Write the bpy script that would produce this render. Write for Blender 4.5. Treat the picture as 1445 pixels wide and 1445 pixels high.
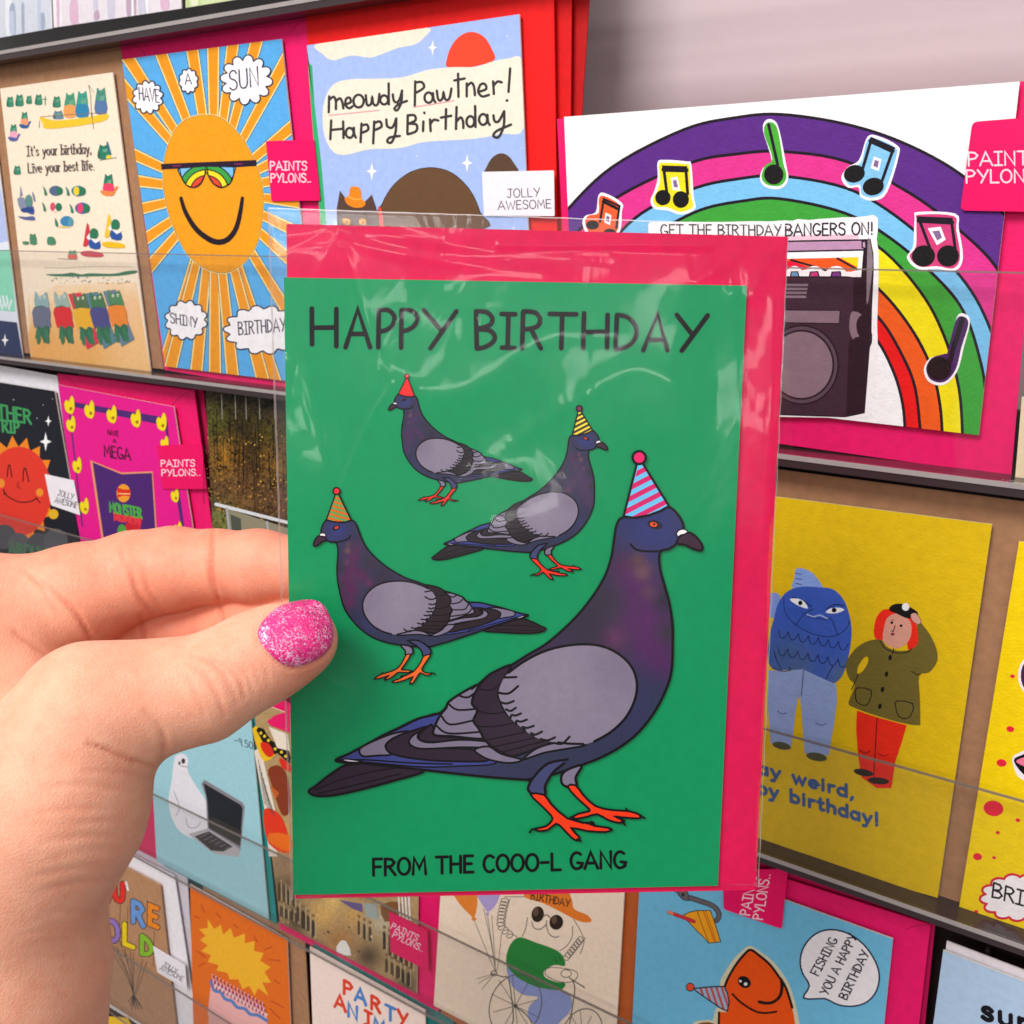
import bpy, math, random
import numpy as np
from mathutils import Vector, Matrix

random.seed(4)
S = bpy.context.scene
for o in list(bpy.data.objects):
    bpy.data.objects.remove(o)

# ------------------------------------------------------------------ camera
# World: X along the card rack, Y into the rack (card faces stand at Y=0), Z up.  Metres.
FOC, CPX = 1398.7, 722.5
CAM = np.array([0.0, -0.334, 0.0])
CX = np.array([0.83026441, 0.55729339, -0.00922435])     # camera right
CD = np.array([0.15342484, -0.24442255, -0.95745414])    # camera down
CF = np.array([-0.5358375, 0.79352486, -0.28843799])     # camera forward
cam = bpy.data.cameras.new('camera')
cam.sensor_width = 36.0
cam.lens = 36.0 * FOC / 1445.0
cam.clip_start, cam.clip_end = 0.01, 60.0
cam.dof.use_dof = True
cam.dof.focus_distance = 0.235
cam.dof.aperture_fstop = 60.0
co = bpy.data.objects.new('camera', cam)
S.collection.objects.link(co)
M4 = Matrix.Identity(4)
for i in range(3):
    M4[i][0], M4[i][1], M4[i][2], M4[i][3] = CX[i], -CD[i], -CF[i], CAM[i]
co.matrix_world = M4
S.camera = co

# ------------------------------------------------------------------ light (a shop interior: ceiling lamp, added sheen lights, pale room)
w = bpy.data.worlds.new('World')
S.world = w
w.use_nodes = True
# pale ceiling above, darker floor below
wn, wl = w.node_tree.nodes, w.node_tree.links
wtc = wn.new('ShaderNodeTexCoord'); wsp = wn.new('ShaderNodeSeparateXYZ'); wmr = wn.new('ShaderNodeMapRange'); wmx = wn.new('ShaderNodeMix')
wmr.interpolation_type = 'SMOOTHSTEP'
wmr.inputs[1].default_value, wmr.inputs[2].default_value = -.35, .75
wmx.data_type = 'RGBA'
wmx.inputs[6].default_value = (.26, .235, .235, 1)
wmx.inputs[7].default_value = (1.0, .97, .95, 1)
wl.new(wtc.outputs['Generated'], wsp.inputs[0]); wl.new(wsp.outputs['Z'], wmr.inputs[0])
wl.new(wmr.outputs[0], wmx.inputs[0]); wl.new(wmx.outputs[2], wn['Background'].inputs[0])
wn['Background'].inputs[1].default_value = 0.84
S.view_settings.view_transform = 'Standard'
S.view_settings.look = 'None'
S.view_settings.exposure = 0.0
S.view_settings.gamma = 1.0
S.cycles.transparent_max_bounces = 24
S.cycles.max_bounces = 8

def lamp(name, loc, target, sx, sy, power, col=(1, .975, .965)):
    l = bpy.data.lights.new(name, 'AREA')
    l.shape = 'RECTANGLE'
    l.size, l.size_y, l.energy, l.color = sx, sy, power, col
    o = bpy.data.objects.new(name, l)
    S.collection.objects.link(o)
    o.location = loc
    d = Vector(target) - Vector(loc)
    o.rotation_euler = d.to_track_quat('-Z', 'Y').to_euler()
    return o
lamp('ceiling_lamp', (-0.26, -1.00, 0.82), (-0.20, 0.0, -0.08), 0.55, 0.40, 15.0)
# unseen strip lights behind the camera, added for glints on the sleeve film
for sx_, sy_, sz_ in ((0.10, -1.7, 0.36), (0.75, -1.9, 0.62), (0.25, -2.5, 1.05), (1.15, -1.3, 0.25)):
    lamp('sheen_light', (sx_, sy_, sz_), (0.0, 0.0, -0.05), 0.75, 0.09, 2.4)

# ------------------------------------------------------------------ small helpers
def lin(h):
    h = h.lstrip('#')
    if len(h) == 3:
        h = ''.join(c * 2 for c in h)
    v = [int(h[i:i + 2], 16) / 255 for i in (0, 2, 4)]
    return tuple(0.92 * (x / 12.92 if x <= .04045 else ((x + .055) / 1.055) ** 2.4) for x in v) + (1.0,)

def ray(px, py):
    return (px - CPX) / FOC * CX + (py - CPX) / FOC * CD + CF

def P3(px, py, z):
    return CAM + z * ray(px, py)

class Plane:
    def __init__(s, p, n):
        s.p, s.n = np.array(p, float), np.array(n, float)
    def hit(s, px, py):
        r = ray(px, py)
        return CAM + r * (((s.p - CAM) @ s.n) / (r @ s.n))
    def back(s, d):
        return Plane(s.p - s.n * d, s.n)

def rack_plane(y=0.0):
    return Plane((0, y, 0), (0, -1, 0))

def at(x, s, y=0.0):          # rack point on the shelf line of slope s at sheet column x
    return rack_plane(y).hit(x, 300 + s * (x + 1540))

def cat(pts, closed=True, n=6):
    P = np.array(pts, float)
    if len(P) < 3:
        return P
    m = len(P)
    out = []
    rng = range(m) if closed else range(m - 1)
    for i in rng:
        if closed:
            a, b, c, d = P[(i - 1) % m], P[i], P[(i + 1) % m], P[(i + 2) % m]
        else:
            a, b, c, d = P[max(i - 1, 0)], P[i], P[i + 1], P[min(i + 2, m - 1)]
        for k in range(n):
            t = k / n
            out.append(.5 * (2 * b + (c - a) * t + (2 * a - 5 * b + 4 * c - d) * t * t + (3 * b - a - 3 * c + d) * t ** 3))
    if not closed:
        out.append(P[-1])
    return np.array(out)

def clip_poly(pts, quad):
    """Sutherland-Hodgman clip of a polygon by a convex quad"""
    q = [np.array(p, float) for p in quad]
    area = sum(q[i][0] * q[(i + 1) % len(q)][1] - q[(i + 1) % len(q)][0] * q[i][1] for i in range(len(q)))
    sg = 1 if area > 0 else -1
    out = [np.array(p, float) for p in pts]
    for i in range(len(q)):
        a, b = q[i], q[(i + 1) % len(q)]
        def sd(p): return sg * ((b[0] - a[0]) * (p[1] - a[1]) - (b[1] - a[1]) * (p[0] - a[0]))
        res = []
        for j in range(len(out)):
            p, r = out[j], out[(j + 1) % len(out)]
            dp, dr = sd(p), sd(r)
            if dp >= 0:
                res.append(p)
            if (dp >= 0) != (dr >= 0):
                res.append(p + (r - p) * (dp / (dp - dr)))
        out = res
        if len(out) < 3:
            return []
    return out

def oval(cx, cy, rx, ry=None, rot=0, n=20):
    ry = rx if ry is None else ry
    c, s = math.cos(math.radians(rot)), math.sin(math.radians(rot))
    return [(cx + rx * math.cos(t) * c - ry * math.sin(t) * s, cy + rx * math.cos(t) * s + ry * math.sin(t) * c)
            for t in [2 * math.pi * k / n for k in range(n)]]

# ------------------------------------------------------------------ materials
def nodes(name):
    m = bpy.data.materials.new(name)
    m.use_nodes = True
    nt = m.node_tree
    return m, nt, nt.nodes['Principled BSDF'], nt.nodes['Material Output']

def add(nt, t, **kw):
    n = nt.nodes.new(t)
    for k, v in kw.items():
        setattr(n, k, v)
    return n

def print_mat(name, rough=.5, grain=900., bump=.06, mottle=.08, spec=.35, coat=0.0):
    """printed or coloured paper: the sheet's own colour, fibre mottling and tooth"""
    m, nt, b, _ = nodes(name)
    L = nt.links.new
    a = add(nt, 'ShaderNodeAttribute', attribute_name='Col')
    tc = add(nt, 'ShaderNodeTexCoord')
    n1 = add(nt, 'ShaderNodeTexNoise'); n1.inputs['Scale'].default_value = grain * .25; n1.inputs['Detail'].default_value = 6
    n2 = add(nt, 'ShaderNodeTexNoise'); n2.inputs['Scale'].default_value = grain; n2.inputs['Detail'].default_value = 4
    L(tc.outputs['Object'], n1.inputs['Vector']); L(tc.outputs['Object'], n2.inputs['Vector'])
    mr = add(nt, 'ShaderNodeMapRange')
    mr.inputs[3].default_value = 1 - mottle; mr.inputs[4].default_value = 1 + mottle
    mr.inputs[1].default_value = .3; mr.inputs[2].default_value = .7
    L(n1.outputs['Fac'], mr.inputs[0])
    mx = add(nt, 'ShaderNodeMix', data_type='RGBA', blend_type='MULTIPLY')
    mx.inputs[0].default_value = 1
    L(a.outputs['Color'], mx.inputs[6]); L(mr.outputs[0], mx.inputs[7])
    L(mx.outputs[2], b.inputs['Base Color'])
    b.inputs['Roughness'].default_value = rough
    b.inputs['Specular IOR Level'].default_value = spec
    b.inputs['Coat Weight'].default_value = coat
    b.inputs['Coat Roughness'].default_value = .12
    bp = add(nt, 'ShaderNodeBump'); bp.inputs['Strength'].default_value = bump; bp.inputs['Distance'].default_value = .0004
    L(n2.outputs['Fac'], bp.inputs['Height']); L(bp.outputs[0], b.inputs['Normal'])
    return m

M_SMOOTH = print_mat('smooth_print', .45, 1500, .05, .05, .2)
M_GLOSS = print_mat('gloss_print', .35, 1500, .03, .04, .2)
M_TEXT = print_mat('textured_print', .7, 1100, .5, .06, .2)
M_KRAFT = print_mat('kraft_paper', .8, 900, .35, .11, .15)
M_ENV = print_mat('envelope_paper', .6, 1100, .2, .07, .25)

def flat_mat(name, col, rough=.5, spec=.4, metallic=0.0, peel=0.0, mottle=.13):
    m, nt, b, _ = nodes(name)
    n1 = add(nt, 'ShaderNodeTexNoise'); n1.inputs['Scale'].default_value = 90; n1.inputs['Detail'].default_value = 6
    tc = add(nt, 'ShaderNodeTexCoord'); nt.links.new(tc.outputs['Object'], n1.inputs['Vector'])
    mr = add(nt, 'ShaderNodeMapRange'); mr.inputs[3].default_value = 1 - mottle; mr.inputs[4].default_value = 1 + mottle
    nt.links.new(n1.outputs['Fac'], mr.inputs[0])
    mx = add(nt, 'ShaderNodeMix', data_type='RGBA', blend_type='MULTIPLY'); mx.inputs[0].default_value = 1
    mx.inputs[6].default_value = lin(col); nt.links.new(mr.outputs[0], mx.inputs[7])
    nt.links.new(mx.outputs[2], b.inputs['Base Color'])
    b.inputs['Roughness'].default_value = rough
    b.inputs['Specular IOR Level'].default_value = spec
    b.inputs['Metallic'].default_value = metallic
    if peel:
        n2 = add(nt, 'ShaderNodeTexNoise'); n2.inputs['Scale'].default_value = 260; n2.inputs['Detail'].default_value = 5
        nt.links.new(tc.outputs['Object'], n2.inputs['Vector'])
        bp = add(nt, 'ShaderNodeBump'); bp.inputs['Strength'].default_value = .5; bp.inputs['Distance'].default_value = peel
        nt.links.new(n2.outputs['Fac'], bp.inputs['Height']); nt.links.new(bp.outputs[0], b.inputs['Normal'])
    return m

def clear_mat(name, tint, ior, rough, scale, bump=0.0, bscale=40., stretch=None, haze=0.0):
    """thin clear plastic sheet: what lies behind it, plus its own mirror reflection"""
    m, nt, b, out = nodes(name)
    nt.nodes.remove(b)
    L = nt.links.new
    t = add(nt, 'ShaderNodeBsdfTransparent'); t.inputs[0].default_value = tint
    g = add(nt, 'ShaderNodeBsdfGlossy'); g.inputs['Roughness'].default_value = rough
    gs = [g]
    last = g.outputs[0]
    if haze:
        g2 = add(nt, 'ShaderNodeBsdfGlossy'); g2.inputs['Roughness'].default_value = .24
        gm = add(nt, 'ShaderNodeMixShader'); gm.inputs[0].default_value = haze
        L(g.outputs[0], gm.inputs[1]); L(g2.outputs[0], gm.inputs[2])
        last = gm.outputs[0]
        gs.append(g2)
    # mirror strength of a thin sheet by viewing angle (Schlick)
    lw = add(nt, 'ShaderNodeLayerWeight'); lw.inputs[0].default_value = .5
    pw = add(nt, 'ShaderNodeMath', operation='POWER'); pw.inputs[1].default_value = 5
    L(lw.outputs['Facing'], pw.inputs[0])
    mu = add(nt, 'ShaderNodeMath', operation='MULTIPLY_ADD'); mu.inputs[1].default_value = scale * .9; mu.inputs[2].default_value = scale * ((ior - 1) / (ior + 1)) ** 2
    mu.use_clamp = True
    L(pw.outputs[0], mu.inputs[0])
    ms = add(nt, 'ShaderNodeMixShader')
    L(mu.outputs[0], ms.inputs[0]); L(t.outputs[0], ms.inputs[1]); L(last, ms.inputs[2])
    L(ms.outputs[0], out.inputs[0])
    if bump:
        tc = add(nt, 'ShaderNodeTexCoord')
        mp = add(nt, 'ShaderNodeMapping')
        if stretch:
            mp.inputs['Rotation'].default_value = stretch[0]; mp.inputs['Scale'].default_value = stretch[1]
        L(tc.outputs['Object'], mp.inputs[0])
        n = add(nt, 'ShaderNodeTexNoise'); n.inputs['Scale'].default_value = bscale; n.inputs['Detail'].default_value = 3
        n.inputs['Distortion'].default_value = 1.2
        L(mp.outputs[0], n.inputs['Vector'])
        bp = add(nt, 'ShaderNodeBump'); bp.inputs['Strength'].default_value = 1; bp.inputs['Distance'].default_value = bump
        L(n.outputs['Fac'], bp.inputs['Height'])
        for g in gs:
            L(bp.outputs[0], g.inputs['Normal'])
    return m

M_ACRYL = clear_mat('clear_acrylic', (.985, .986, .985, 1), 1.45, .03, 1.0, .0004, 12.)
M_FILM = clear_mat('clear_film', (.992, .992, .992, 1), 1.5, .07, .62, .0006, 50., ((0, 0, .5), (1, 1, .35)), .5)
def part_clear(name, col, op, rough):
    """frosted weld or sawn rim of a clear sheet: partly see-through"""
    m, nt, b, out = nodes(name)
    t = add(nt, 'ShaderNodeBsdfTransparent')
    ms = add(nt, 'ShaderNodeMixShader'); ms.inputs[0].default_value = op
    b.inputs['Base Color'].default_value = lin(col); b.inputs['Roughness'].default_value = rough
    nt.links.new(t.outputs[0], ms.inputs[1]); nt.links.new(b.outputs[0], ms.inputs[2]); nt.links.new(ms.outputs[0], out.inputs[0])
    return m
M_FILMEDGE = part_clear('film_seam', 'f6eeee', .45, .15)
M_EDGE = part_clear('acrylic_rim', '857a74', .6, .25)
M_LEDGE = flat_mat('smoky_acrylic', '3a2e30', .2, .5)
M_RIM = flat_mat('polished_acrylic_edge', 'a39a98', .15, .6)
M_DARK = flat_mat('dark_board', '2b1618', .55)
M_DARKRED = flat_mat('maroon_board', '4a1526', .55)

# ------------------------------------------------------------------ mesh + scene-graph helpers
def mesh_obj(name, V, Fc, mat, parent=None, origin=None, cols=None, smooth=False, matidx=None):
    V = np.asarray(V, float).reshape(-1, 3)
    if origin is None:
        origin = ORG[parent.name] if parent is not None else V.mean(0)
    me = bpy.data.meshes.new(name)
    me.from_pydata([tuple(v) for v in (V - origin)], [], Fc)
    for m in (mat if isinstance(mat, (list, tuple)) else [mat]):
        me.materials.append(m)
    if matidx is not None:
        me.polygons.foreach_set('material_index', matidx)
    if cols is not None:
        ca = me.color_attributes.new('Col', 'FLOAT_COLOR', 'CORNER')
        buf = np.zeros((len(me.loops), 4), np.float32)
        if len(cols) == len(V) and len(cols) != len(Fc):
            li = np.zeros(len(me.loops), np.int32); me.loops.foreach_get('vertex_index', li)
            buf[:] = np.asarray(cols, np.float32)[li]
        else:
            k = 0
            for f, c in zip(Fc, cols):
                buf[k:k + len(f)] = c; k += len(f)
        ca.data.foreach_set('color', buf.ravel())
    if smooth:
        me.polygons.foreach_set('use_smooth', [True] * len(me.polygons))
    me.update()
    o = bpy.data.objects.new(name, me)
    S.collection.objects.link(o)
    if parent is not None:
        o.parent = parent
        o.location = Vector(origin - ORG[parent.name])
    else:
        o.location = Vector(origin)
    ORG[o.name] = np.array(origin, float)
    return o
ORG = {}

def tag(o, label, cate, group=None):
    o['label'] = label; o['category'] = cate
    if group:
        o['group'] = group
    return o

def thing(name, loc, label, cate, group=None):
    o = bpy.data.objects.new(name, None)
    o.empty_display_size = .01
    S.collection.objects.link(o)
    o.location = Vector(loc); ORG[o.name] = np.array(loc, float)
    return tag(o, label, cate, group)

def box_geo(x0, x1, y0, y1, z0, z1):
    V = [(x, y, z) for x in (x0, x1) for y in (y0, y1) for z in (z0, z1)]
    F = [(0, 1, 3, 2), (4, 6, 7, 5), (0, 4, 5, 1), (2, 3, 7, 6), (0, 2, 6, 4), (1, 5, 7, 3)]
    return V, F

def slab(name, quad, plane, thick, col, mat, edge=None, parent=None, rnd=0.0, bow=0.0):
    """a sheet with its front face on the plane; quad = four (or more) outline points"""
    Q = [np.array(q, float) for q in quad]
    if rnd:
        R = []
        n = len(Q)
        for i in range(n):
            a, b, c = Q[i - 1], Q[i], Q[(i + 1) % n]
            u = (a - b) / np.linalg.norm(a - b); v = (c - b) / np.linalg.norm(c - b)
            p0, p2 = b + u * rnd, b + v * rnd
            for t in (0, .25, .5, .75, 1):
                R.append((1 - t) ** 2 * p0 + 2 * t * (1 - t) * b + t * t * p2)
        Q = R
    f = [plane.hit(*q) for q in Q]
    n = len(f)
    V = f + [p - plane.n * thick for p in f]
    F = [tuple(range(n)), tuple(range(2 * n - 1, n - 1, -1))]
    for i in range(n):
        j = (i + 1) % n
        F.append((j, i, n + i, n + j))
    c = lin(col); e = lin(edge) if edge else c
    org = None
    if parent is None:
        bot = sorted(V, key=lambda p: p[2])[:4]
        org = np.mean(bot, axis=0)
    return mesh_obj(name, V, F, mat, parent, org, [c, c] + [e] * n)

# single-stroke hand lettering (x 0..1 of the glyph width, y 0 baseline .. 1 cap height)
def _s(t):
    return [[tuple(float(v) / 10 for v in p.split(',')) for p in st.split()] for st in t.split('|')]
def arc(cx, cy, rx, ry, a0, a1, n=9):
    return [(cx + rx * math.cos(math.radians(a0 + (a1 - a0) * k / n)), cy + ry * math.sin(math.radians(a0 + (a1 - a0) * k / n))) for k in range(n + 1)]
FONT = {
 'A': (.8, _s('0,0 3.7,10 8,0|1.4,3.3 6.5,3.3')), 'B': (.68, _s('.5,10 .5,0|.5,10 4.5,9.6 5.9,7.8 4.6,5.8 .5,5.1|.5,5.1 5,4.6 6.8,2.6 5,.5 .5,0')),
 'C': (.66, [arc(.38, .5, .36, .5, 50, 310)]), 'D': (.7, _s('.5,10 .5,0|.5,10 4,9 6.6,6 6.2,3 4,1 .5,0')),
 'E': (.6, _s('5.6,10 .5,10 .5,0 5.8,0|.5,5.2 4.8,5.2')), 'F': (.58, _s('5.6,10 .5,10 .5,0|.5,5.2 4.8,5.2')),
 'G': (.72, [arc(.38, .5, .36, .5, 50, 335), [(.42, .38), (.72, .33), (.66, .1)]]), 'H': (.7, _s('.5,10 .5,0|6.5,10 6.5,0|.5,5.2 6.5,5.2')),
 'I': (.5, _s('0,10 5,10|2.5,10 2.5,0|0,0 5,0')), 'J': (.6, _s('1,10 6,10|4,10 4,2.5 3,.3 1.3,0 .2,1.6')),
 'K': (.66, _s('.5,10 .5,0|6,10 .5,4.5 6.4,0')), 'L': (.58, _s('.5,10 .5,0 5.8,0')), 'M': (.84, _s('.3,0 1,10 4.2,3.5 7.3,10 8.1,0')),
 'N': (.72, _s('.5,0 .5,10 6.6,0 6.6,10')), 'O': (.76, [arc(.38, .5, .36, .5, 0, 360, 16)]), 'P': (.64, _s('.5,10 .5,0|.5,10 4.4,9.6 6.2,7.6 4.8,5.4 .5,4.6')),
 'Q': (.76, [arc(.38, .5, .36, .5, 0, 360, 16), [(.5, .25), (.75, -.05)]]), 'R': (.68, _s('.5,10 .5,0|.5,10 4.4,9.6 6.1,7.7 4.6,5.6 .5,4.9|2.8,5 6.6,0')),
 'S': (.62, _s('5.8,8.4 4.6,9.9 2,10 .5,8.2 1.2,6.2 4.6,4.8 5.9,2.8 5,.6 2.4,0 .2,1.4')), 'T': (.7, _s('0,10 7,10|3.5,10 3.5,0')),
 'U': (.7, _s('.5,10 .5,3 1.6,.6 3.5,0 5.4,.6 6.5,3 6.5,10')), 'V': (.7, _s('0,10 3.5,0 7,10')), 'W': (1., _s('0,10 2.4,0 5,8 7.6,0 10,10')),
 'X': (.68, _s('0,10 6.8,0|6.8,10 0,0')), 'Y': (.72, _s('.2,10 3.7,4.8|7.2,10 2.6,0')), 'Z': (.66, _s('.3,10 6.4,10 .2,0 6.6,0')),
 '!': (.24, _s('1.2,10 1.2,3|1.2,.4 1.2,0')), '.': (.2, _s('1,.3 1,0')), ',': (.22, _s('1.2,.8 .4,-1.6')), "'": (.2, _s('1.2,10 .8,7.6')), '-': (.5, _s('.3,4.8 4.7,4.8')),
 '0': (.6, [arc(.3, .5, .28, .5, 0, 360, 14)]), '5': (.55, _s('5,10 1,10 .8,5.8 3,6.2 5,4.6 4.8,1.6 3,0 .6,.8')), '9': (.55, _s('4.8,7.5 3,5 1,6 .8,8.4 2.6,10 4.6,9 4.8,7.5 4.4,0')),
 'a': (.52, [arc(.24, .3, .22, .3, 40, 330), _s('4.7,6 4.7,0')[0]]), 'b': (.52, [_s('.6,10 .6,0')[0], arc(.28, .3, .22, .3, 150, -150)]),
 'd': (.52, [arc(.24, .3, .22, .3, 40, 330), _s('4.7,10 4.7,0')[0]]), 'e': (.5, [[(.04, .33), (.46, .33)] + arc(.25, .3, .22, .3, 10, 310)]),
 'f': (.34, _s('3.6,9.4 2.4,10 1.5,8.6 1.5,0|0,6 3.2,6')), 'h': (.52, _s('.6,10 .6,0|.6,4 2,6 4,5.6 4.6,4 4.6,0')), 'i': (.2, _s('1,6 1,0|1,8.8 1,8.4')),
 'l': (.2, _s('1,10 1,0')), 'm': (.8, _s('.6,6 .6,0|.6,4 2,6 3.6,5.4 4,4 4,0|4,4 5.4,6 7,5.4 7.5,4 7.5,0')), 'n': (.52, _s('.6,6 .6,0|.6,4 2,6 4,5.6 4.6,4 4.6,0')),
 'o': (.52, [arc(.26, .3, .23, .3, 0, 360, 14)]), 'p': (.52, [_s('.6,6 .6,-3.6')[0], arc(.28, .3, .22, .3, 150, -150)]), 'r': (.36, _s('.6,6 .6,0|.6,3.6 1.8,5.8 3.4,6')),
 's': (.42, _s('3.8,5 2.4,6 .8,5.4 .8,3.8 3.4,2.4 3.6,.8 2,0 .3,.8')), 't': (.36, _s('1.6,9 1.6,1 2.4,0 3.5,.4|.1,6 3.2,6')), 'u': (.52, _s('.6,6 .6,1.6 1.8,0 3.6,.4 4.6,2|4.6,6 4.6,0')),
 'v': (.48, _s('.2,6 2.4,0 4.6,6')), 'w': (.72, _s('.2,6 1.9,0 3.6,5.2 5.3,0 7,6')), 'y': (.5, _s('.3,6 2.6,0|4.8,6 2.6,0 1.6,-3 .2,-3.4')),
 ' ': (.34, []),
}
SERIF = 'bdhilmnrpuftLIvwy'

# ------------------------------------------------------------------ flat printed artwork
class Art:
    """ink shapes traced on a card face and laid on that face as thin printed layers"""
    def __init__(s, root, plane, mat, clip=None, lift=2e-5):
        s.root, s.plane, s.mat, s.clip = root, plane, mat, clip
        s.z = lift
        s.k, s.o = 1.0, (0.0, 0.0)
        s.f = None
        s.cur = None
        s.parts = {}
        s.order = []
        s.part('artwork')
    def tr(s, ox=0, oy=0, k=1.0, f=None):
        s.o, s.k, s.f = (ox, oy), k, f
        return s
    def part(s, name, sub_of=None, label=None):
        key = (name, len(s.order))
        s.cur = dict(name=name, V=[], F=[], C=[], sub=sub_of, label=label, obj=None)
        s.order.append(s.cur)
        return s.cur
    def px(s, p):
        x, y = s.o[0] + p[0] / s.k, s.o[1] + p[1] / s.k
        return s.f(x, y) if s.f else (x, y)
    def put(s, ring, col, ramp=0.0):
        d = s.cur
        b = len(d['V'])
        a = sum(ring[i][0] * ring[(i + 1) % len(ring)][1] - ring[(i + 1) % len(ring)][0] * ring[i][1] for i in range(len(ring)))
        if a < 0:
            ring = ring[::-1]
        for i, q in enumerate(ring):
            d['V'].append(s.plane.hit(*q) + s.plane.n * s.z)
        d['F'].append(tuple(range(b, b + len(ring)))[::-1])
        d['C'].append(lin(col) if isinstance(col, str) else col)
        s.z += 1.6e-6
    def P(s, col, pts, sm=0, ol=None, w=3.0, clip=False):
        q = cat(pts, True, sm) if sm else np.array(pts, float)
        ring = [s.px(p) for p in q]
        if clip and s.clip:
            ring = [tuple(p) for p in clip_poly(ring, s.clip)]
        if len(ring) >= 3:
            s.put(list(ring), col)
        if ol:
            s.L(ol, w, list(q) + [q[0]], 0, clip=clip)
    def G(s, pts, fn, sm=6, step=5.0):
        """polygon filled with a blotchy ink wash: small cells, colour by fn(x, y)"""
        from mathutils.geometry import delaunay_2d_cdt
        q = cat(pts, True, sm) if sm else np.array(pts, float)
        ring = np.array([s.px(p) for p in q])
        x0, y0 = ring.min(0); x1, y1 = ring.max(0)
        inner = [Vector((x, y)) for x in np.arange(x0, x1, step) for y in np.arange(y0, y1, step)]
        vs = [Vector(tuple(p)) for p in ring] + inner
        ed = [(i, (i + 1) % len(ring)) for i in range(len(ring))]
        ov, _, of, _, _, _ = delaunay_2d_cdt(vs, ed, [], 1, 1e-4)
        d = s.cur
        b = len(d['V'])
        for v in ov:
            d['V'].append(s.plane.hit(v.x, v.y) + s.plane.n * s.z)
        for f in of:
            m = sum((ov[i] for i in f), Vector((0, 0))) / len(f)
            d['F'].append(tuple(b + i for i in f)[::-1]); d['C'].append(fn(m.x, m.y))
        s.z += 1.6e-6
    def L(s, col, w, pts, sm=5, closed=False, clip=False, taper=None):
        """pen stroke of width w (sheet pixels) with round ends"""
        q = cat(pts, closed, sm) if sm and len(pts) > 2 else np.array(pts, float)
        R = np.array([s.px(p) for p in q], float)
        if closed:
            R = np.vstack([R, R[:1]])
        keep = [0]
        for i in range(1, len(R)):
            if np.hypot(*(R[i] - R[keep[-1]])) > 1e-3:
                keep.append(i)
        R = R[keep]
        if len(R) < 2:
            return
        d = s.cur
        c = lin(col) if isinstance(col, str) else col
        T = np.diff(R, axis=0); T /= np.linalg.norm(T, axis=1)[:, None]
        N = np.stack([-T[:, 1], T[:, 0]], 1)
        n = len(R)
        b = len(d['V'])
        zz = s.z
        wd = np.full(n, w / 2.0)
        if taper:
            u = np.linspace(0, 1, n); wd = wd * (taper + (1 - taper) * np.sin(u * math.pi))
        for i in range(n):
            if i == 0: m = N[0]
            elif i == n - 1: m = N[-1]
            else:
                m = N[i - 1] + N[i]; l = np.linalg.norm(m)
                m = N[i] if l < 1e-6 else m / l
                m = m / max(.5, abs(m @ N[i]))
            for sg in (1, -1):
                p = R[i] + m * wd[i] * sg
                d['V'].append(s.plane.hit(*p) + s.plane.n * (zz + i * 2e-8))
        for i in range(n - 1):
            a = b + 2 * i
            d['F'].append((a, a + 1, a + 3, a + 2)); d['C'].append(c)
        for (i, t) in ((0, -T[0]), (n - 1, T[-1])):
            bb = len(d['V'])
            a0 = math.atan2(t[1], t[0])
            for k in range(7):
                an = a0 - math.pi / 2 + math.pi * k / 6
                p = R[i] + np.array([math.cos(an), math.sin(an)]) * wd[i]
                d['V'].append(s.plane.hit(*p) + s.plane.n * (zz + 6e-7))
            d['F'].append(tuple(range(bb, bb + 7))[::-1]); d['C'].append(c)
        s.z += 1.6e-6
    def T(s, text, p0, p1, h, w, col='191016', lean=0.0, serif=False, jit=.0, up=None, track=.14):
        """hand lettering from baseline start p0 to baseline end p1, cap height h (trace units), pen width w (sheet px)"""
        p0, p1 = np.array(p0, float), np.array(p1, float)
        d = p1 - p0; Ln = np.linalg.norm(d); u = d / Ln
        v = np.array(up, float) if up is not None else np.array([u[1], -u[0]])
        v = v / np.linalg.norm(v)
        tot = sum(FONT[c][0] + track for c in text) - track
        sc = Ln / tot
        x = 0.0
        for ch in text:
            wd, st = FONT[ch]
            dy = random.uniform(-jit, jit)
            for q in st:
                pts = [p0 + u * (x + a) * sc + v * (b_ + dy) * h + u * lean * b_ * h for a, b_ in q]
                s.L(col, w, pts, 3 if len(q) > 5 else 0)
                if serif and ch in SERIF and len(q) == 2 and abs(q[0][0] - q[1][0]) < .02:
                    for e in (0, 1):
                        e0 = p0 + u * (x + q[e][0] - .19) * sc + v * q[e][1] * h
                        e1 = p0 + u * (x + q[e][0] + .19) * sc + v * q[e][1] * h
                        s.L(col, w * .7, [e0, e1], 0)
            x += wd + track
    def done(s):
        made = {}
        for d in s.order:
            if not d['V']:
                continue
            par = s.root
            if d['sub'] is not None and d['sub']['obj'] is not None:
                par = d['sub']['obj']
            V = np.array(d['V'])
            o = mesh_obj(d['name'], V, d['F'], s.mat, par, None, d['C'])
            d['obj'] = o
            if d['label']:
                o['label'] = d['label']

def blob_fn(base, blobs, noise=.0):
    base = np.array(lin(base)[:3])
    bl = [(x, y, r, np.array(lin(c)[:3])) for x, y, r, c in blobs]
    def fn(x, y):
        c = base.copy()
        for bx, by, r, bc in bl:
            t = math.exp(-((x - bx) ** 2 + (y - by) ** 2) / (r * r))
            c = c * (1 - t) + bc * t
        c = c * (1 + random.uniform(-noise, noise))
        return (c[0], c[1], c[2], 1.0)
    return fn

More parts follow.
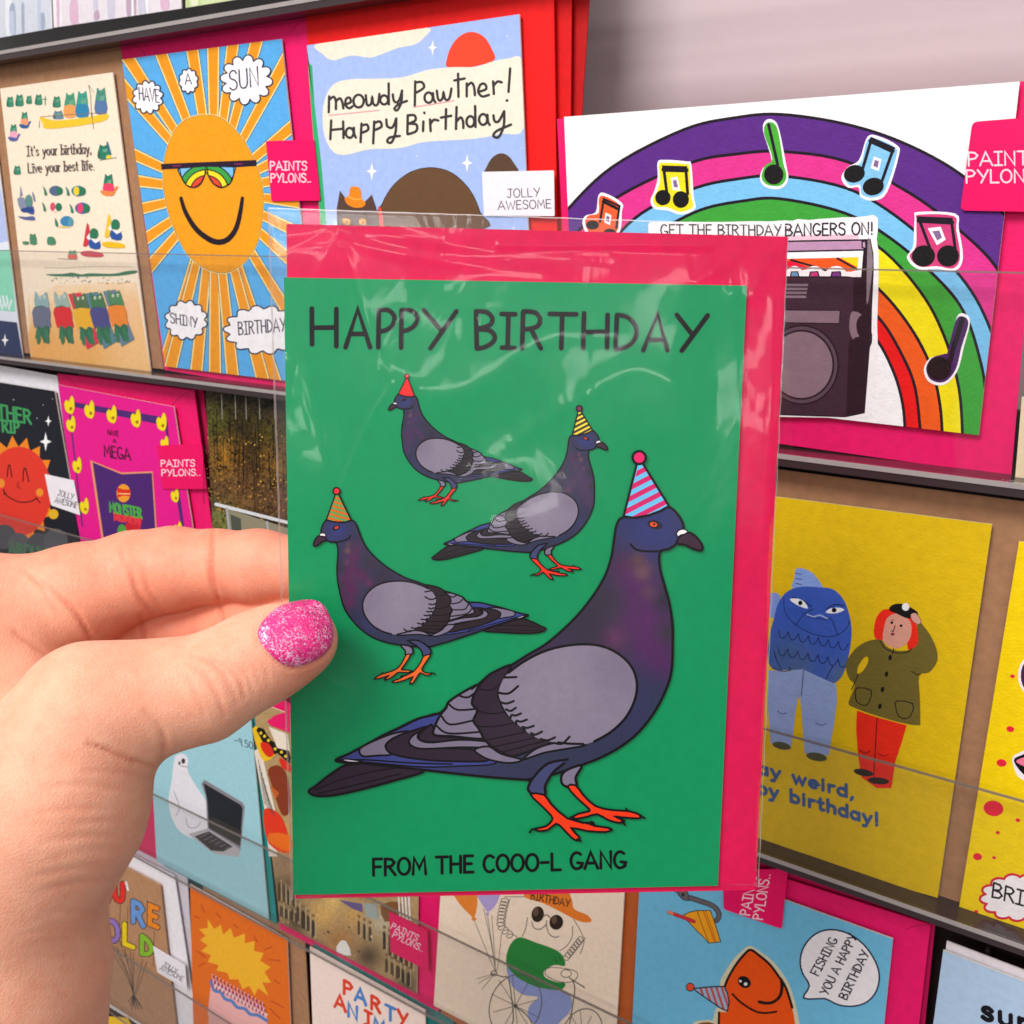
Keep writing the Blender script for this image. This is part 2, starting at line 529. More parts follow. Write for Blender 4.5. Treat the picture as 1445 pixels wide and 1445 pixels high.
def cloud(A, cx, cy, rx, ry, n, w, fill='fbfbff', ol='2a2336', amp=.16, ph=0.0):
    pts = []
    for k in range(n * 6):
        t = 2 * math.pi * k / (n * 6)
        r = 1 - amp + amp * abs(math.sin(n * t / 2 + ph)) ** .7
        pts.append((cx + rx * r * math.cos(t), cy + ry * r * math.sin(t)))
    A.P(fill, pts, 0, ol, w)

def sparkle(A, x, y, r, col='fdfdfd'):
    A.P(col, [(x, y - r), (x + r * .16, y - r * .2), (x + r * .6, y), (x + r * .16, y + r * .2), (x, y + r), (x - r * .16, y + r * .2), (x - r * .6, y), (x - r * .16, y - r * .2)])
CR = {'A': (0, 0, 3.4405), 'B': (400, 0, 3.4405), 'C': (780, 0, 2.173), 'D': (0, 400, 3.4405), 'E': (0, 720, 2.779), 'F': (130, 1000, 3.247),
      'G': (560, 1200, 3.284), 'H': (1000, 650, 3.247), 'I': (1000, 1000, 3.247),
      '1': (370, 270, 3.6125), '2': (730, 270, 3.6125), '3': (400, 640, 3.6125), '4': (700, 600, 3.6125), '5': (400, 880, 3.6125), '6': (700, 880, 3.4405),
      'fa': (0, 100, 7.225), 'fb': (0, 290, 6.283), 'ba': (1090, 280, 9.031), 'bb': (1090, 430, 9.031), 'fi': (900, 1240, 6.883), 'co': (350, 1000, 3.36)}

# ------------------------------------------------------------------ setting: shop wall and card rack
V, F = box_geo(-3.2, 1.6, .075, .11, -1.2, 1.4)
wallo = mesh_obj('wall', V, F, flat_mat('painted_wall', 'dccacd', .8, .15, 0.0, .0002, .02), None, (-.8, .09, -1.2))
wallo['kind'] = 'structure'

def zrow(s):
    return at(700, s)[2]
SH = dict(a=-.152, b=.1255, c=.3365, d=.5165, e=.658)           # shelf lines of the five tiers
LIP = dict(a=None, b=.0305, c=.272, d=.461, e=.606)
XL, XR = -1.5, .22
rack = thing('display_rack', (-.55, .02, zrow(.8)), 'tiered greeting card rack with clear acrylic front lips and dark back boards', 'card rack')
xm = at(772, .05)[0]
V, F = box_geo(XL, xm, .016, .020, zrow(.80), zrow(-.42))
mesh_obj('back_board', V, F, M_DARK, rack, (np.array(V)).mean(0))
V, F = box_geo(xm + .0005, XR, .016, .020, zrow(.80), zrow(.10))
mesh_obj('back_board', V, F, M_DARK, rack, (np.array(V)).mean(0))
for k, s in SH.items():
    z = zrow(s)
    x1 = XR
    thin = k in 'de'            # the lower tiers stand on thin clear ledges
    V, F = box_geo(XL, x1, -.0092, .0155, z - (.0022 if thin else .0048), z - .0006)
    mesh_obj('shelf', V, F, M_ACRYL if thin else M_LEDGE, rack, np.array(V).mean(0))
    V, F = box_geo(XL, x1, -.0096, -.0093, z - .0021, z - .0004)
    mesh_obj('shelf_edge', V, F, M_EDGE if thin else M_RIM, rack, np.array(V).mean(0))
    if k != 'a':
        V, F = box_geo(XL, x1, -.0092, -.0078, z - .0004, zrow(LIP[k]))
    else:
        V, F = box_geo(XL, x1, -.0092, -.0078, z - .0004, z + .055)
    # the polished top rim of the lip is the grey line one sees
    fi = [0] * 6
    fi[5] = 1
    lip = mesh_obj('front_lip', V, F, [M_ACRYL, M_EDGE], rack, np.array(V).mean(0), matidx=fi)
    V2, F2 = box_geo(XL, x1, -.0089, -.0081, V[1][2] + .0001, V[1][2] + .0006)
    mesh_obj('lip_rim', V2, F2, M_EDGE, lip, np.array(V2).mean(0))
# upright dividers between the bays
for (px_, s0, s1) in ((34, .128, -.02), (1322, .52, .36), (436, .66, .53), (300, .343, .14)):
    a, b = at(px_, s0), at(px_, s1)
    V, F = box_geo(a[0] - .0007, a[0] + .0007, .0065, .0158, a[2], b[2])
    mesh_obj('divider', V, F, M_LEDGE, rack, np.array(V).mean(0))

# ------------------------------------------------------------------ held card: pose from its A6 size
def held_pose():
    q = np.array([(400, 391), (1054, 403), (1013, 1250), (414, 1263)], float) - CPX
    A = []
    for (X, Y), (x_, y_) in zip([(0, 0), (1, 0), (1, 1), (0, 1)], q):
        A.append([X, Y, 1, 0, 0, 0, -x_ * X, -x_ * Y, -x_]); A.append([0, 0, 0, X, Y, 1, -y_ * X, -y_ * Y, -y_])
    h = np.linalg.svd(np.array(A))[2][-1].reshape(3, 3)
    B = np.diag([1 / FOC, 1 / FOC, 1]) @ h
    s = .105 / np.linalg.norm(B[:, 0])
    if B[2, 2] < 0:
        s = -s
    t = s * B[:, 2]; x = s * B[:, 0]; y = s * B[:, 1]
    W = lambda v: v[0] * CX + v[1] * CD + v[2] * CF
    x, y = W(x), W(y)
    n = np.cross(x, y); n /= np.linalg.norm(n)
    p = CAM + W(t)
    if n @ (p - CAM) > 0:
        n = -n
    return Plane(p, n), x / np.linalg.norm(x), y / np.linalg.norm(y)
HP, HX, HY = held_pose()

envl = slab('envelope', [(404, 316), (1112, 334), (1066, 1256), (417, 1268)], HP.back(.0009), .0006, 'da024c', M_ENV, 'c80848', rnd=3)
tag(envl, 'bright pink envelope tucked behind the green pigeon card inside the clear sleeve', 'envelope')
hc = slab('greeting_card', [(400.5, 391.5), (1054, 403), (1013, 1250), (414, 1263)], HP, .0007, '08925a', M_GLOSS, 'c8a882')
tag(hc, 'green birthday card with four pigeons in party hats held up in the hand', 'greeting card')
A = Art(hc, HP, M_GLOSS)
INK = '0c060c'

A.part('lettering')
A.tr(*CR['1'])
for st in (_h for _h in [
    [(253, 598), (254, 780)], [(378, 600), (378, 790)], [(257, 696), (376, 694)],
    [(425, 795), (487, 602), (550, 795)], [(450, 727), (527, 727)],
    [(595, 607), (592, 795)], [(598, 605), (645, 607), (674, 640), (665, 682), (635, 706), (597, 716)],
    [(710, 607), (708, 797)], [(713, 605), (760, 608), (789, 637), (781, 678), (748, 704), (712, 714)],
    [(823, 606), (906, 702)], [(990, 612), (858, 800)],
    [(1090, 612), (1094, 800)], [(1093, 612), (1145, 617), (1173, 648), (1160, 682), (1098, 703)], [(1098, 703), (1160, 710), (1186, 742), (1172, 772), (1135, 794), (1096, 802)],
    [(1220, 625), (1290, 627)], [(1255, 628), (1251, 795)], [(1222, 797), (1288, 799)],
    [(1330, 616), (1325, 800)], [(1333, 612), (1390, 618), (1416, 650), (1400, 690), (1332, 706)], [(1372, 706), (1420, 800)]]):
    A.L(INK, 7.0, st, 4 if len(st) > 3 else 0)
A.tr(*CR['2'])
for st in [[(165, 625), (300, 627)], [(229, 628), (224, 800)], [(340, 622), (335, 800)], [(460, 630), (457, 800)], [(340, 718), (457, 716)],
           [(508, 632), (500, 805)], [(511, 630), (562, 642), (600, 682), (607, 727), (585, 772), (545, 796), (503, 806)],
           [(642, 810), (715, 630), (765, 810)], [(668, 757), (742, 757)], [(813, 630), (885, 722)], [(970, 633), (838, 812)]]:
    A.L(INK, 7.0, st, 4 if len(st) > 3 else 0)
A.tr()
A.part('lettering')
A.T('FROM THE COOO-L GANG', (526, 1235), (883, 1224), 23, 4.2, INK, up=(-.01, -1), jit=.02)

def pigeon(A, f, wk, hat, eye, leg, neck, name_label, dark='2e2030', step=5.0):
    """one pigeon of the big bird's drawing; f maps its sheet position to this bird's place, wk scales the pen"""
    W = 3.6 * wk
    pig = A.part('pigeon', None, name_label)
    A.tr(*CR['6'], f)
    # legs behind the body
    pts = [(345, 785), (385, 780), (420, 825), (480, 880), (560, 900), (640, 905), (700, 925), (690, 940), (610, 935), (570, 930), (620, 952), (598, 962), (540, 947), (490, 920), (440, 932), (390, 942), (368, 936), (400, 917), (452, 905), (440, 885), (390, 840)]
    legs = []
    def body():
        A.tr(*CR['4'], f)
        h4 = [(640, 470), (612, 510), (600, 580), (588, 660), (565, 740), (530, 810), (480, 885), (420, 960), (340, 1040), (250, 1115), (160, 1168), (80, 1218)]
        p = [A_px(A, q, '4', f) for q in h4]
        p += [A_px(A, q, '5', f) for q in [(1090, 240), (1030, 275), (985, 312), (900, 362), (850, 395), (800, 450), (690, 480), (600, 522), (500, 570), (400, 625), (330, 662), (268, 690), (300, 702), (400, 707), (560, 725), (720, 742), (850, 757), (1050, 778), (1245, 792)]]
        p += [A_px(A, q, '6', f) for q in [(155, 752), (270, 730), (420, 680), (520, 640), (620, 582), (700, 512), (770, 420), (822, 318), (850, 220)]]
        p += [A_px(A, q, '4', f) for q in [(898, 1080), (895, 1000), (880, 900), (852, 800), (832, 720), (834, 645), (880, 628), (915, 603), (940, 560), (952, 510), (925, 455), (875, 415), (800, 440), (720, 465)]]
        return p
    # tail
    A.tr(*CR['5'], f)
    tail = [(345, 712), (250, 758), (170, 820), (130, 850), (165, 873), (260, 870), (400, 840), (560, 797), (720, 745), (560, 715)]
    A.P(dark, tail, 4, INK, W)
    A.L(INK, W * .5, [(160, 845), (300, 790), (480, 745), (640, 725)]); A.L(INK, W * .5, [(175, 862), (380, 815), (600, 760)])
    # body wash
    bp = body()
    A.tr()
    ref = [(920, 745, 46, '333a74'), (900, 712, 36, '2c3266'), (945, 770, 22, '33386a'), (880, 800, 24, '4a2c4c'), (895, 825, 30, neck), (905, 860, 34, neck), (880, 880, 26, neck), (918, 905, 36, neck), (930, 940, 26, neck), (925, 880, 24, neck),
           (850, 850, 34, '37303f'), (825, 890, 38, '332c3c'), (860, 910, 26, '3c2a42'), (938, 845, 20, '2f2c3c'), (942, 890, 18, '3a3040'), (906, 806, 12, '6a4a54'), (900, 790, 10, '5c4048'), (915, 835, 11, '5a3a56'), (868, 900, 14, '5e2f58'),
           (915, 980, 36, '30304f'), (890, 1010, 50, '33345a'), (940, 1000, 24, '2f3a52'), (840, 1060, 60, '2f3450'), (760, 1090, 110, '30344e'), (560, 1065, 100, '333a72'), (730, 960, 40, '3a2a42'), (780, 920, 30, '3c2c46')]
    bl = []
    for x, y, r, c in ref:
        X, Y = f(x, y) if f else (x, y)
        bl.append((X, Y, r * wk ** (1 if wk == 1 else 1) * A_scale(f), c))
    A.G(bp, blob_fn('33334e', bl, .05), sm=5, step=step)
    A.L(INK, W, bp, 5, closed=True)
    # wing: flight feathers
    wing = A.part('wing', pig)
    A.tr(*CR['5'], f)
    A.P('3b4386', [(800, 455), (690, 483), (600, 527), (500, 573), (400, 628), (330, 664), (275, 688), (400, 700), (560, 715), (720, 727), (900, 722), (1080, 708), (1050, 640), (800, 560)], 3, INK, W * .6)
    A.P('7c7389', [(388, 650), (400, 625), (470, 590), (560, 556), (640, 545), (560, 580), (520, 620), (548, 662), (480, 668), (410, 672)], 4, INK, W * .8)
    A.P(dark, [(522, 618), (570, 575), (650, 545), (740, 522), (690, 590), (740, 625), (980, 640), (1045, 692), (900, 698), (720, 690), (560, 662)], 4, INK, W * .8)
    A.P('7c7389', [(752, 516), (668, 560), (640, 596), (660, 622), (720, 634), (900, 626), (1045, 626), (1052, 600), (900, 588), (760, 602), (700, 592), (684, 566), (720, 535)], 3, INK, W * .8)
    A.P(dark, [(696, 560), (755, 510), (772, 560), (820, 572), (990, 580), (900, 586), (760, 600), (698, 588)], 3, INK, W * .8)
    A.P('7c7389', [(975, 638), (1045, 622), (1110, 660), (1215, 690), (1150, 706), (1060, 692), (1005, 668)], 4, INK, W * .8)
    A.L(INK, W * .6, [(300, 692), (420, 690), (640, 705), (860, 712)])
    A.P('cfc9d8', [(296, 690), (330, 686), (410, 700), (340, 702)], 3, INK, W * .6)
    # pale coverts
    A.P('7c7389', [(995, 305), (900, 355), (840, 398), (830, 425), (800, 462), (775, 512), (768, 562), (860, 570), (1022, 582), (995, 530), (972, 490), (988, 435), (962, 400), (988, 340)], 4, INK, W)
    for st in ([(892, 362), (940, 372), (988, 338)], [(838, 402), (885, 435), (972, 432)], [(806, 468), (850, 510), (965, 490)], [(776, 512), (840, 555), (1000, 548)], [(1000, 300), (960, 330)]):
        A.L(INK, W * .8, st)
    # dark bar
    A.P(dark, [(1160, 210), (1095, 232), (1035, 268), (985, 332), (960, 400), (987, 440), (968, 490), (996, 532), (1022, 582), (1060, 622), (1112, 652), (1165, 672), (1235, 652), (1300, 628), (1362, 600), (1300, 572), (1232, 542), (1180, 492), (1140, 460), (1108, 400), (1095, 350), (1122, 282)], 4, INK, W)
    for st in ([(1000, 330), (1060, 335), (1110, 300)], [(985, 440), (1060, 455), (1130, 445)], [(985, 520), (1080, 520), (1180, 500)], [(1030, 590), (1130, 570), (1230, 548)], [(1060, 625), (1180, 600), (1290, 575)], [(1110, 652), (1230, 620), (1340, 592)]):
        A.L(INK, W * .55, st)
    A.tr(*CR['6'], f)
    A.P('7c7389', [(130, 655), (180, 640), (235, 622), (330, 605), (420, 590), (425, 578), (350, 578), (280, 576), (200, 600), (150, 635)], 3, INK, W * .8)
    sh = [(60, 235), (120, 190), (190, 150), (260, 122), (340, 104), (420, 97), (500, 104), (570, 130), (630, 175), (668, 230), (682, 300), (668, 375), (625, 455), (555, 522), (475, 568), (400, 585), (330, 580), (280, 572), (215, 558), (160, 530), (122, 500), (82, 468), (50, 428), (24, 378), (12, 330), (30, 275)]
    A.G(sh, blob_fn('857b8f', [(A.px((300, 300))[0], A.px((300, 300))[1], 60 * A_scale(f), '8b8193'), (A.px((600, 200))[0], A.px((600, 200))[1], 40 * A_scale(f), '7e7287')], .03), sm=4, step=step * 1.5)
    A.L(INK, W, sh[:15], 4)
    for st in ([(98, 256), (40, 258)], [(106, 300), (60, 335), (12, 332)], [(85, 372), (50, 384), (22, 378)], [(95, 405), (70, 420), (48, 412)], [(120, 432), (95, 442), (75, 440), (70, 452)], [(148, 462), (120, 472), (98, 468), (98, 486)],
               [(182, 492), (150, 502), (128, 498), (140, 515)], [(222, 520), (190, 535), (170, 528), (180, 545)], [(285, 548), (250, 562), (215, 556)], [(355, 545), (320, 578), (280, 575)], [(422, 580), (350, 578), (300, 572)]):
        A.L(INK, W * .9, st)
    # head
    hd = A.part('head', pig)
    A.tr(*CR['4'], f)
    A.P('3a2436', [(920, 600), (960, 608), (1000, 627), (1042, 637), (1048, 612), (1020, 570), (985, 546), (955, 552), (930, 570)], 4, INK, W * .9)
    A.P('f6eef0', [(917, 550), (930, 533), (955, 528), (974, 540), (960, 552), (938, 558), (925, 566)], 4, INK, W * .5)
    A.L(INK, W * .8, [(683, 605), (710, 630), (760, 640), (835, 640)])
    A.P('26213a', oval(808, 505, 40, 22, 15)); A.P(eye, oval(800, 504, 22, 15, 10), 0, INK, W * .4); A.P(INK, oval(803, 503, 6))
    # legs
    lg = A.part('leg', pig)
    A.tr(*CR['6'], f)
    A.P('7c7389', [(318, 730), (318, 770), (345, 787), (388, 782), (385, 740), (415, 684), (350, 702)], 3, INK, W)
    A.P(leg, pts, 2, INK, W * .8)
    lg = A.part('leg', pig)
    A.P('40446c', [(182, 740), (155, 790), (165, 815), (200, 826), (236, 824), (238, 780), (275, 718), (345, 655), (250, 675)], 4, None)
    A.L(INK, W, [(345, 655), (250, 675), (182, 740), (155, 790), (165, 815), (200, 826), (236, 824), (238, 780), (275, 718), (330, 672)], 4)
    A.P(leg, [(165, 822), (232, 826), (265, 870), (345, 940), (450, 966), (478, 977), (545, 986), (555, 996), (530, 1006), (440, 1001), (362, 986), (402, 1030), (395, 1047), (368, 1036), (320, 987), (290, 966), (250, 996), (205, 1001), (190, 990), (240, 979), (270, 950), (265, 925), (210, 870)], 2, INK, W * .8)
    for st in ([(162, 1008), (172, 994), (195, 992)], [(392, 1040), (408, 1050)], [(545, 988), (562, 998)], [(462, 955), (474, 970)], [(608, 955), (624, 972)], [(696, 928), (718, 938)], [(360, 935), (378, 930)], [(630, 893), (634, 905)], [(345, 940), (420, 962), (470, 960)]):
        A.L(INK, W * .8, st, 0)
    # hat
    ht = A.part('party_hat', pig)
    A.tr(*CR['4'], f)
    tri = [(716, 192), (648, 462), (702, 470), (775, 457), (832, 436), (878, 410), (744, 192)]
    A.P(hat[0], tri)
    ctr = np.array([(730, 200), (650, 463), (880, 412)], float)
    if hat[1]:
        poly = [np.array(A.px(t)) for t in tri]
        hullq = [A.px((728, 188)), A.px((648, 463)), A.px((710, 470)), A.px((800, 450)), A.px((879, 409)), A.px((742, 188))]
        nb = hat[2]
        for k in range(nb):
            y0 = 245 + (k) * 275 / nb
            q = [(600, y0 + 45), (950, y0 - 135), (950, y0 - 135 + 140 / nb), (600, y0 + 45 + 140 / nb)]
            c = clip_poly([A.px(t) for t in q], hullq)
            if len(c) >= 3:
                A.put([tuple(t) for t in c], hat[1])
    A.L(INK, W * .9, tri + [tri[0]], 0)
    A.P(hat[3], oval(727, 164, 33), 0, INK, W)

def A_px(A, q, cr, f):
    ox, oy, k = CR[cr]
    x, y = ox + q[0] / k, oy + q[1] / k
    return f(x, y) if f else (x, y)
def A_scale(f):
    if f is None: return 1.0
    a, b = f(700, 900), f(800, 900)
    return math.hypot(b[0] - a[0], b[1] - a[1]) / 100
def sim(e0, e1, d0, d1, mirror):
    """similarity taking the big bird's eye e0 and tail tip d0 to e1 and d1"""
    z0 = complex(*d0) - complex(*e0); z1 = complex(*d1) - complex(*e1)
    if mirror: z0 = z0.conjugate() * -1
    m = z1 / z0
    def f(x, y):
        z = complex(x, y) - complex(*e0)
        if mirror: z = z.conjugate() * -1
        r = complex(*e1) + m * z
        return (r.real, r.imag)
    return f
E0, D0 = (921.7, 739.5), (436, 1115)
pigeon(A, sim(E0, (570.7, 564), D0, (751.6, 676), True), .5, ('f02a2c', None, 0, 'f0383a'), '4a1f30', 'e8361f', '4a2f58', 'small pigeon in a plain red hat', '2a242a', 2.5)
pigeon(A, sim(E0, (826.3, 618.5), D0, (609.5, 786.7), False), .56, ('f2d43c', '3a2f2c', 5, '7a2a55'), 'd2452c', 'f0341f', '4a3456', 'pigeon in a yellow and black striped hat', '2a242a', 3)
pigeon(A, sim(E0, (475, 744), D0, (770, 886), True), .62, ('55a052', 'd8641c', 6, 'f0262c'), 'e8453a', 'f26a26', '56254f', 'pigeon in a green and orange striped hat', '2c2027', 3)
pigeon(A, None, 1.0, ('6cc4f0', 'd81f6a', 5, 'f0206a'), 'e8542a', 'f33a12', '54245c', 'largest pigeon in a blue and pink striped hat')
A.done()

# ------------------------------------------------------------------ clear sleeve round card and envelope
def sleeve():
    TL, TR, BR, BL = [np.array(v, float) for v in ((378, 293), (1114, 318), (1071, 1253), (412, 1271))]
    nu, nv = 290, 400
    rid = [  # wrinkle ridges: (height mm, width px, points)
        (.22, 5, [(484, 350), (492, 360), (508, 415), (540, 510), (551, 545), (525, 590), (490, 670), (470, 730)]),
        (.3, 10, [(480, 323), (560, 335), (680, 352), (860, 362)]),
        (.25, 9, [(480, 323), (520, 350), (640, 372), (760, 384)]),
        (-.2, 8, [(480, 323), (440, 340), (402, 352)]),
        (.22, 8, [(480, 323), (455, 380), (430, 470), (412, 560)]),
        (.95, 6.5, [(705, 346), (860, 346.5), (995, 349)]),
        (.3, 10, [(1050, 345), (1020, 372), (980, 400)]),
        (.35, 9, [(1108, 330), (1080, 370), (1058, 420)]),
        (.3, 14, [(1030, 420), (1035, 600), (1010, 760), (990, 900)]),
        (.25, 16, [(980, 560), (900, 520), (820, 560), (700, 640)]),
        (.25, 18, [(560, 520), (640, 560), (760, 480), (860, 470)]),
        (.3, 6, [(1090, 420), (1078, 640), (1066, 860), (1056, 1180)]),
        (.35, 6, [(470, 960), (500, 980), (480, 1050), (440, 1120), (425, 1200)]),
        (.3, 20, [(430, 640), (450, 760), (470, 860)]),
    ]
    U, Vv = np.meshgrid(np.linspace(0, 1, nu + 1), np.linspace(0, 1, nv + 1))
    PX = (TL[0] * (1 - U) + TR[0] * U) * (1 - Vv) + (BL[0] * (1 - U) + BR[0] * U) * Vv
    PY = (TL[1] * (1 - U) + TR[1] * U) * (1 - Vv) + (BL[1] * (1 - U) + BR[1] * U) * Vv
    Hh = np.full(PX.shape, .0017)
    rng = np.random.RandomState(3)
    for _ in range(34):
        a = rng.uniform(0, 2 * math.pi); fr = rng.uniform(.008, .03); ph = rng.uniform(0, 6.28)
        Hh += .00017 * np.sin((PX * math.cos(a) + PY * math.sin(a) * .6) * fr * 2 + ph) / (fr * 70)
    for h, wd, pts in rid:
        c = cat(pts, False, 6)
        d = np.full(PX.shape, 1e9)
        for a, b in zip(c[:-1], c[1:]):
            ab = b - a
            t = np.clip(((PX - a[0]) * ab[0] + (PY - a[1]) * ab[1]) / (ab @ ab), 0, 1)
            d = np.minimum(d, np.hypot(PX - a[0] - t * ab[0], PY - a[1] - t * ab[1]))
        Hh += h * .001 * .55 * np.exp(-(d / wd) ** 2)
    # past the card's edges the film sinks towards the envelope and then the rear sheet
    ins = np.minimum.reduce([U, 1 - U, Vv * 1.25, (1 - Vv) * 1.25])
    edge = np.clip(ins / .02, 0, 1)
    Hh = Hh * edge + (-.0006) * (1 - edge)
    Hh = np.maximum(Hh, np.where((PX > 399) & (PX < 1056) & (PY > 390) & (PY < 1266), .0007, -.0007))
    # pressed flat under the thumb
    near = np.exp(-(((PX - 430) / 70) ** 2 + ((PY - 905) / 70) ** 2))
    Hh = Hh * (1 - near) + .0009 * near
    V = []
    for j in range(nv + 1):
        for i in range(nu + 1):
            V.append(HP.hit(PX[j, i], PY[j, i]) + HP.n * Hh[j, i])
    F = [(j * (nu + 1) + i, (j + 1) * (nu + 1) + i, (j + 1) * (nu + 1) + i + 1, j * (nu + 1) + i + 1) for j in range(nv) for i in range(nu)]
    root = thing('clear_sleeve', HP.back(.002).hit(740, 1262), 'crinkled clear cellophane sleeve wrapped round the green card and pink envelope', 'sleeve')
    mesh_obj('front_film', V, F, M_FILM, root, smooth=True)
    b = HP.back(.0022)
    V = [b.hit(*q) for q in (TL, TR, BR, BL)]
    V += [p - HP.n * .00004 for p in V]
    mesh_obj('rear_film', V, [(3, 2, 1, 0), (4, 5, 6, 7), (0, 1, 5, 4), (1, 2, 6, 5), (2, 3, 7, 6), (3, 0, 4, 7)], M_FILM, root)
    # welded seams along the sides and the folded top edge
    for pts, wd in (([TL, BL], 2.2), ([TR, BR], 2.6), ([TL, TR], 2.2)):
        c = np.array(pts, float)
        d = (c[1] - c[0]) / np.linalg.norm(c[1] - c[0]); nn = np.array([-d[1], d[0]]) * wd / 2
        V = []
        ns = 60
        for k in range(ns + 1):
            p = c[0] + (c[1] - c[0]) * k / ns
            wob = HP.n * (.0003 * math.sin(k * 1.7) - .0003)
            V += [HP.hit(*(p + nn)) + wob, HP.hit(*(p - nn)) + wob - HP.n * .0006]
        F = [(2 * k, 2 * k + 1, 2 * k + 3, 2 * k + 2) for k in range(ns)]
        mesh_obj('seam', V, F, M_FILMEDGE, root, smooth=True)
sleeve()

# ------------------------------------------------------------------ the hand
def smin(a, b, k):
    h = np.clip(.5 + .5 * (b - a) / k, 0, 1)
    return b * (1 - h) + a * h - k * h * (1 - h)

def chain(P, pts, k):
    """pts: (px, py, depth, radius px) joints -> tapered limbs smoothly joined"""
    J = [(P3(x, y, z), r * z / FOC) for x, y, z, r in pts]
    d = None
    for (a, ra), (b, rb) in zip(J[:-1], J[1:]):
        ab = b - a
        t = np.clip(((P - a) @ ab) / (ab @ ab), 0, 1)
        q = np.sqrt(((P - a - t[..., None] * ab) ** 2).sum(-1)) - (ra + (rb - ra) * t)
        d = q if d is None else smin(d, q, k)
    return d

def ellip(P, px, py, z, ru, rv, rw):
    c = P3(px, py, z)
    q = P - c
    u, v, w_ = q @ CX, q @ CD, q @ CF
    s = z / FOC
    l = np.sqrt((u / (ru * s)) ** 2 + (v / (rv * s)) ** 2 + (w_ / rw) ** 2)
    return (l - 1) * min(ru * s, rv * s, rw)

def hand_sdf(P):
    th = chain(P, [(425, 903, .2206, 51), (392, 916, .2196, 59), (350, 936, .2180, 63), (285, 972, .2160, 71), (215, 985, .2140, 77), (128, 1006, .2105, 92)], .004)
    th = smin(th, chain(P, [(128, 1006, .2105, 92), (60, 1130, .2090, 136), (4, 1230, .2105, 134), (-16, 1295, .2120, 131), (-8, 1380, .2140, 142), (-16, 1480, .2180, 142), (-40, 1800, .2400, 150), (-90, 2300, .28, 150)], .008), .006)
    palm = chain(P, [(-70, 900, .2400, 120), (-110, 1120, .2350, 150), (-90, 1330, .2250, 145)], .012)
    palm = smin(palm, chain(P, [(-40, 900, .243, 95), (60, 1100, .226, 100)], .01), .012)
    d = smin(th, palm, .009)
    ix = chain(P, [(-110, 905, .2400, 92), (20, 873, .2440, 86), (110, 843, .2480, 74), (190, 812, .2510, 61), (245, 803, .2515, 58), (305, 799, .2500, 50), (365, 800, .2462, 51), (425, 803, .2438, 45)], .0025)
    mid = chain(P, [(-120, 985, .2530, 80), (60, 925, .2590, 66), (180, 903, .2620, 58), (240, 896, .2620, 56), (303, 888, .2590, 50), (360, 884, .2520, 50), (425, 884, .2440, 44)], .0025)
    rg = chain(P, [(-120, 1040, .2600, 70), (40, 985, .2700, 54), (130, 965, .2720, 50), (205, 985, .2640, 44), (232, 1000, .2520, 38)], .0025)
    pk = chain(P, [(-120, 1090, .2620, 60), (0, 1060, .2720, 48), (80, 1040, .2720, 44), (130, 1045, .2640, 38), (140, 1050, .2540, 34)], .0025)
    f = smin(ix, mid, .0012)
    f = smin(f, smin(rg, pk, .001), .001)
    d = smin(d, f, .0035)
    # web between thumb and palm
    return d

def surface_nets(vol, lo, h):
    nx, ny, nz = vol.shape
    sg = vol < 0
    c = [sg[i:nx - 1 + i, j:ny - 1 + j, k:nz - 1 + k] for i in (0, 1) for j in (0, 1) for k in (0, 1)]
    allc = np.logical_and.reduce(c); anyc = np.logical_or.reduce(c)
    act = anyc & ~allc
    idx = np.argwhere(act)
    acc = np.zeros((len(idx), 3)); cnt = np.zeros(len(idx))
    cor = [np.array((i, j, k)) for i in (0, 1) for j in (0, 1) for k in (0, 1)]
    for a in range(8):
        for b in range(a + 1, 8):
            if np.abs(cor[a] - cor[b]).sum() != 1:
                continue
            A_ = idx + cor[a]; B_ = idx + cor[b]
            va = vol[A_[:, 0], A_[:, 1], A_[:, 2]]; vb = vol[B_[:, 0], B_[:, 1], B_[:, 2]]
            m = (va < 0) != (vb < 0)
            t = np.where(m, va / np.where(m, va - vb, 1), 0)
            acc += np.where(m[:, None], cor[a] + (cor[b] - cor[a]) * t[:, None], 0); cnt += m
    V = lo + (idx + acc / cnt[:, None]) * h
    num = np.full(act.shape, -1, np.int64); num[act] = np.arange(len(idx))
    F = []
    for ax in range(3):
        o1, o2 = [a for a in range(3) if a != ax]
        sl0 = [slice(None)] * 3; sl1 = [slice(None)] * 3
        sl0[ax] = slice(0, -1); sl1[ax] = slice(1, None)
        x = sg[tuple(sl0)] != sg[tuple(sl1)]
        e = np.argwhere(x)
        ok = (e[:, o1] > 0) & (e[:, o2] > 0) & (e[:, o1] < vol.shape[o1] - 1) & (e[:, o2] < vol.shape[o2] - 1)
        e = e[ok]
        q = []
        for d1, d2 in ((-1, -1), (0, -1), (0, 0), (-1, 0)):
            r = e.copy(); r[:, o1] += d1; r[:, o2] += d2
            q.append(num[r[:, 0], r[:, 1], r[:, 2]])
        q = np.stack(q, 1)
        flip = sg[e[:, 0], e[:, 1], e[:, 2]]
        if ax == 1:
            flip = ~flip
        q[~flip] = q[~flip][:, ::-1]
        F.append(q)
    return V, np.vstack(F)

def project(V):
    q = V - CAM
    z = q @ CF
    return np.stack([q @ CX / z * FOC + CPX, q @ CD / z * FOC + CPX], 1), z

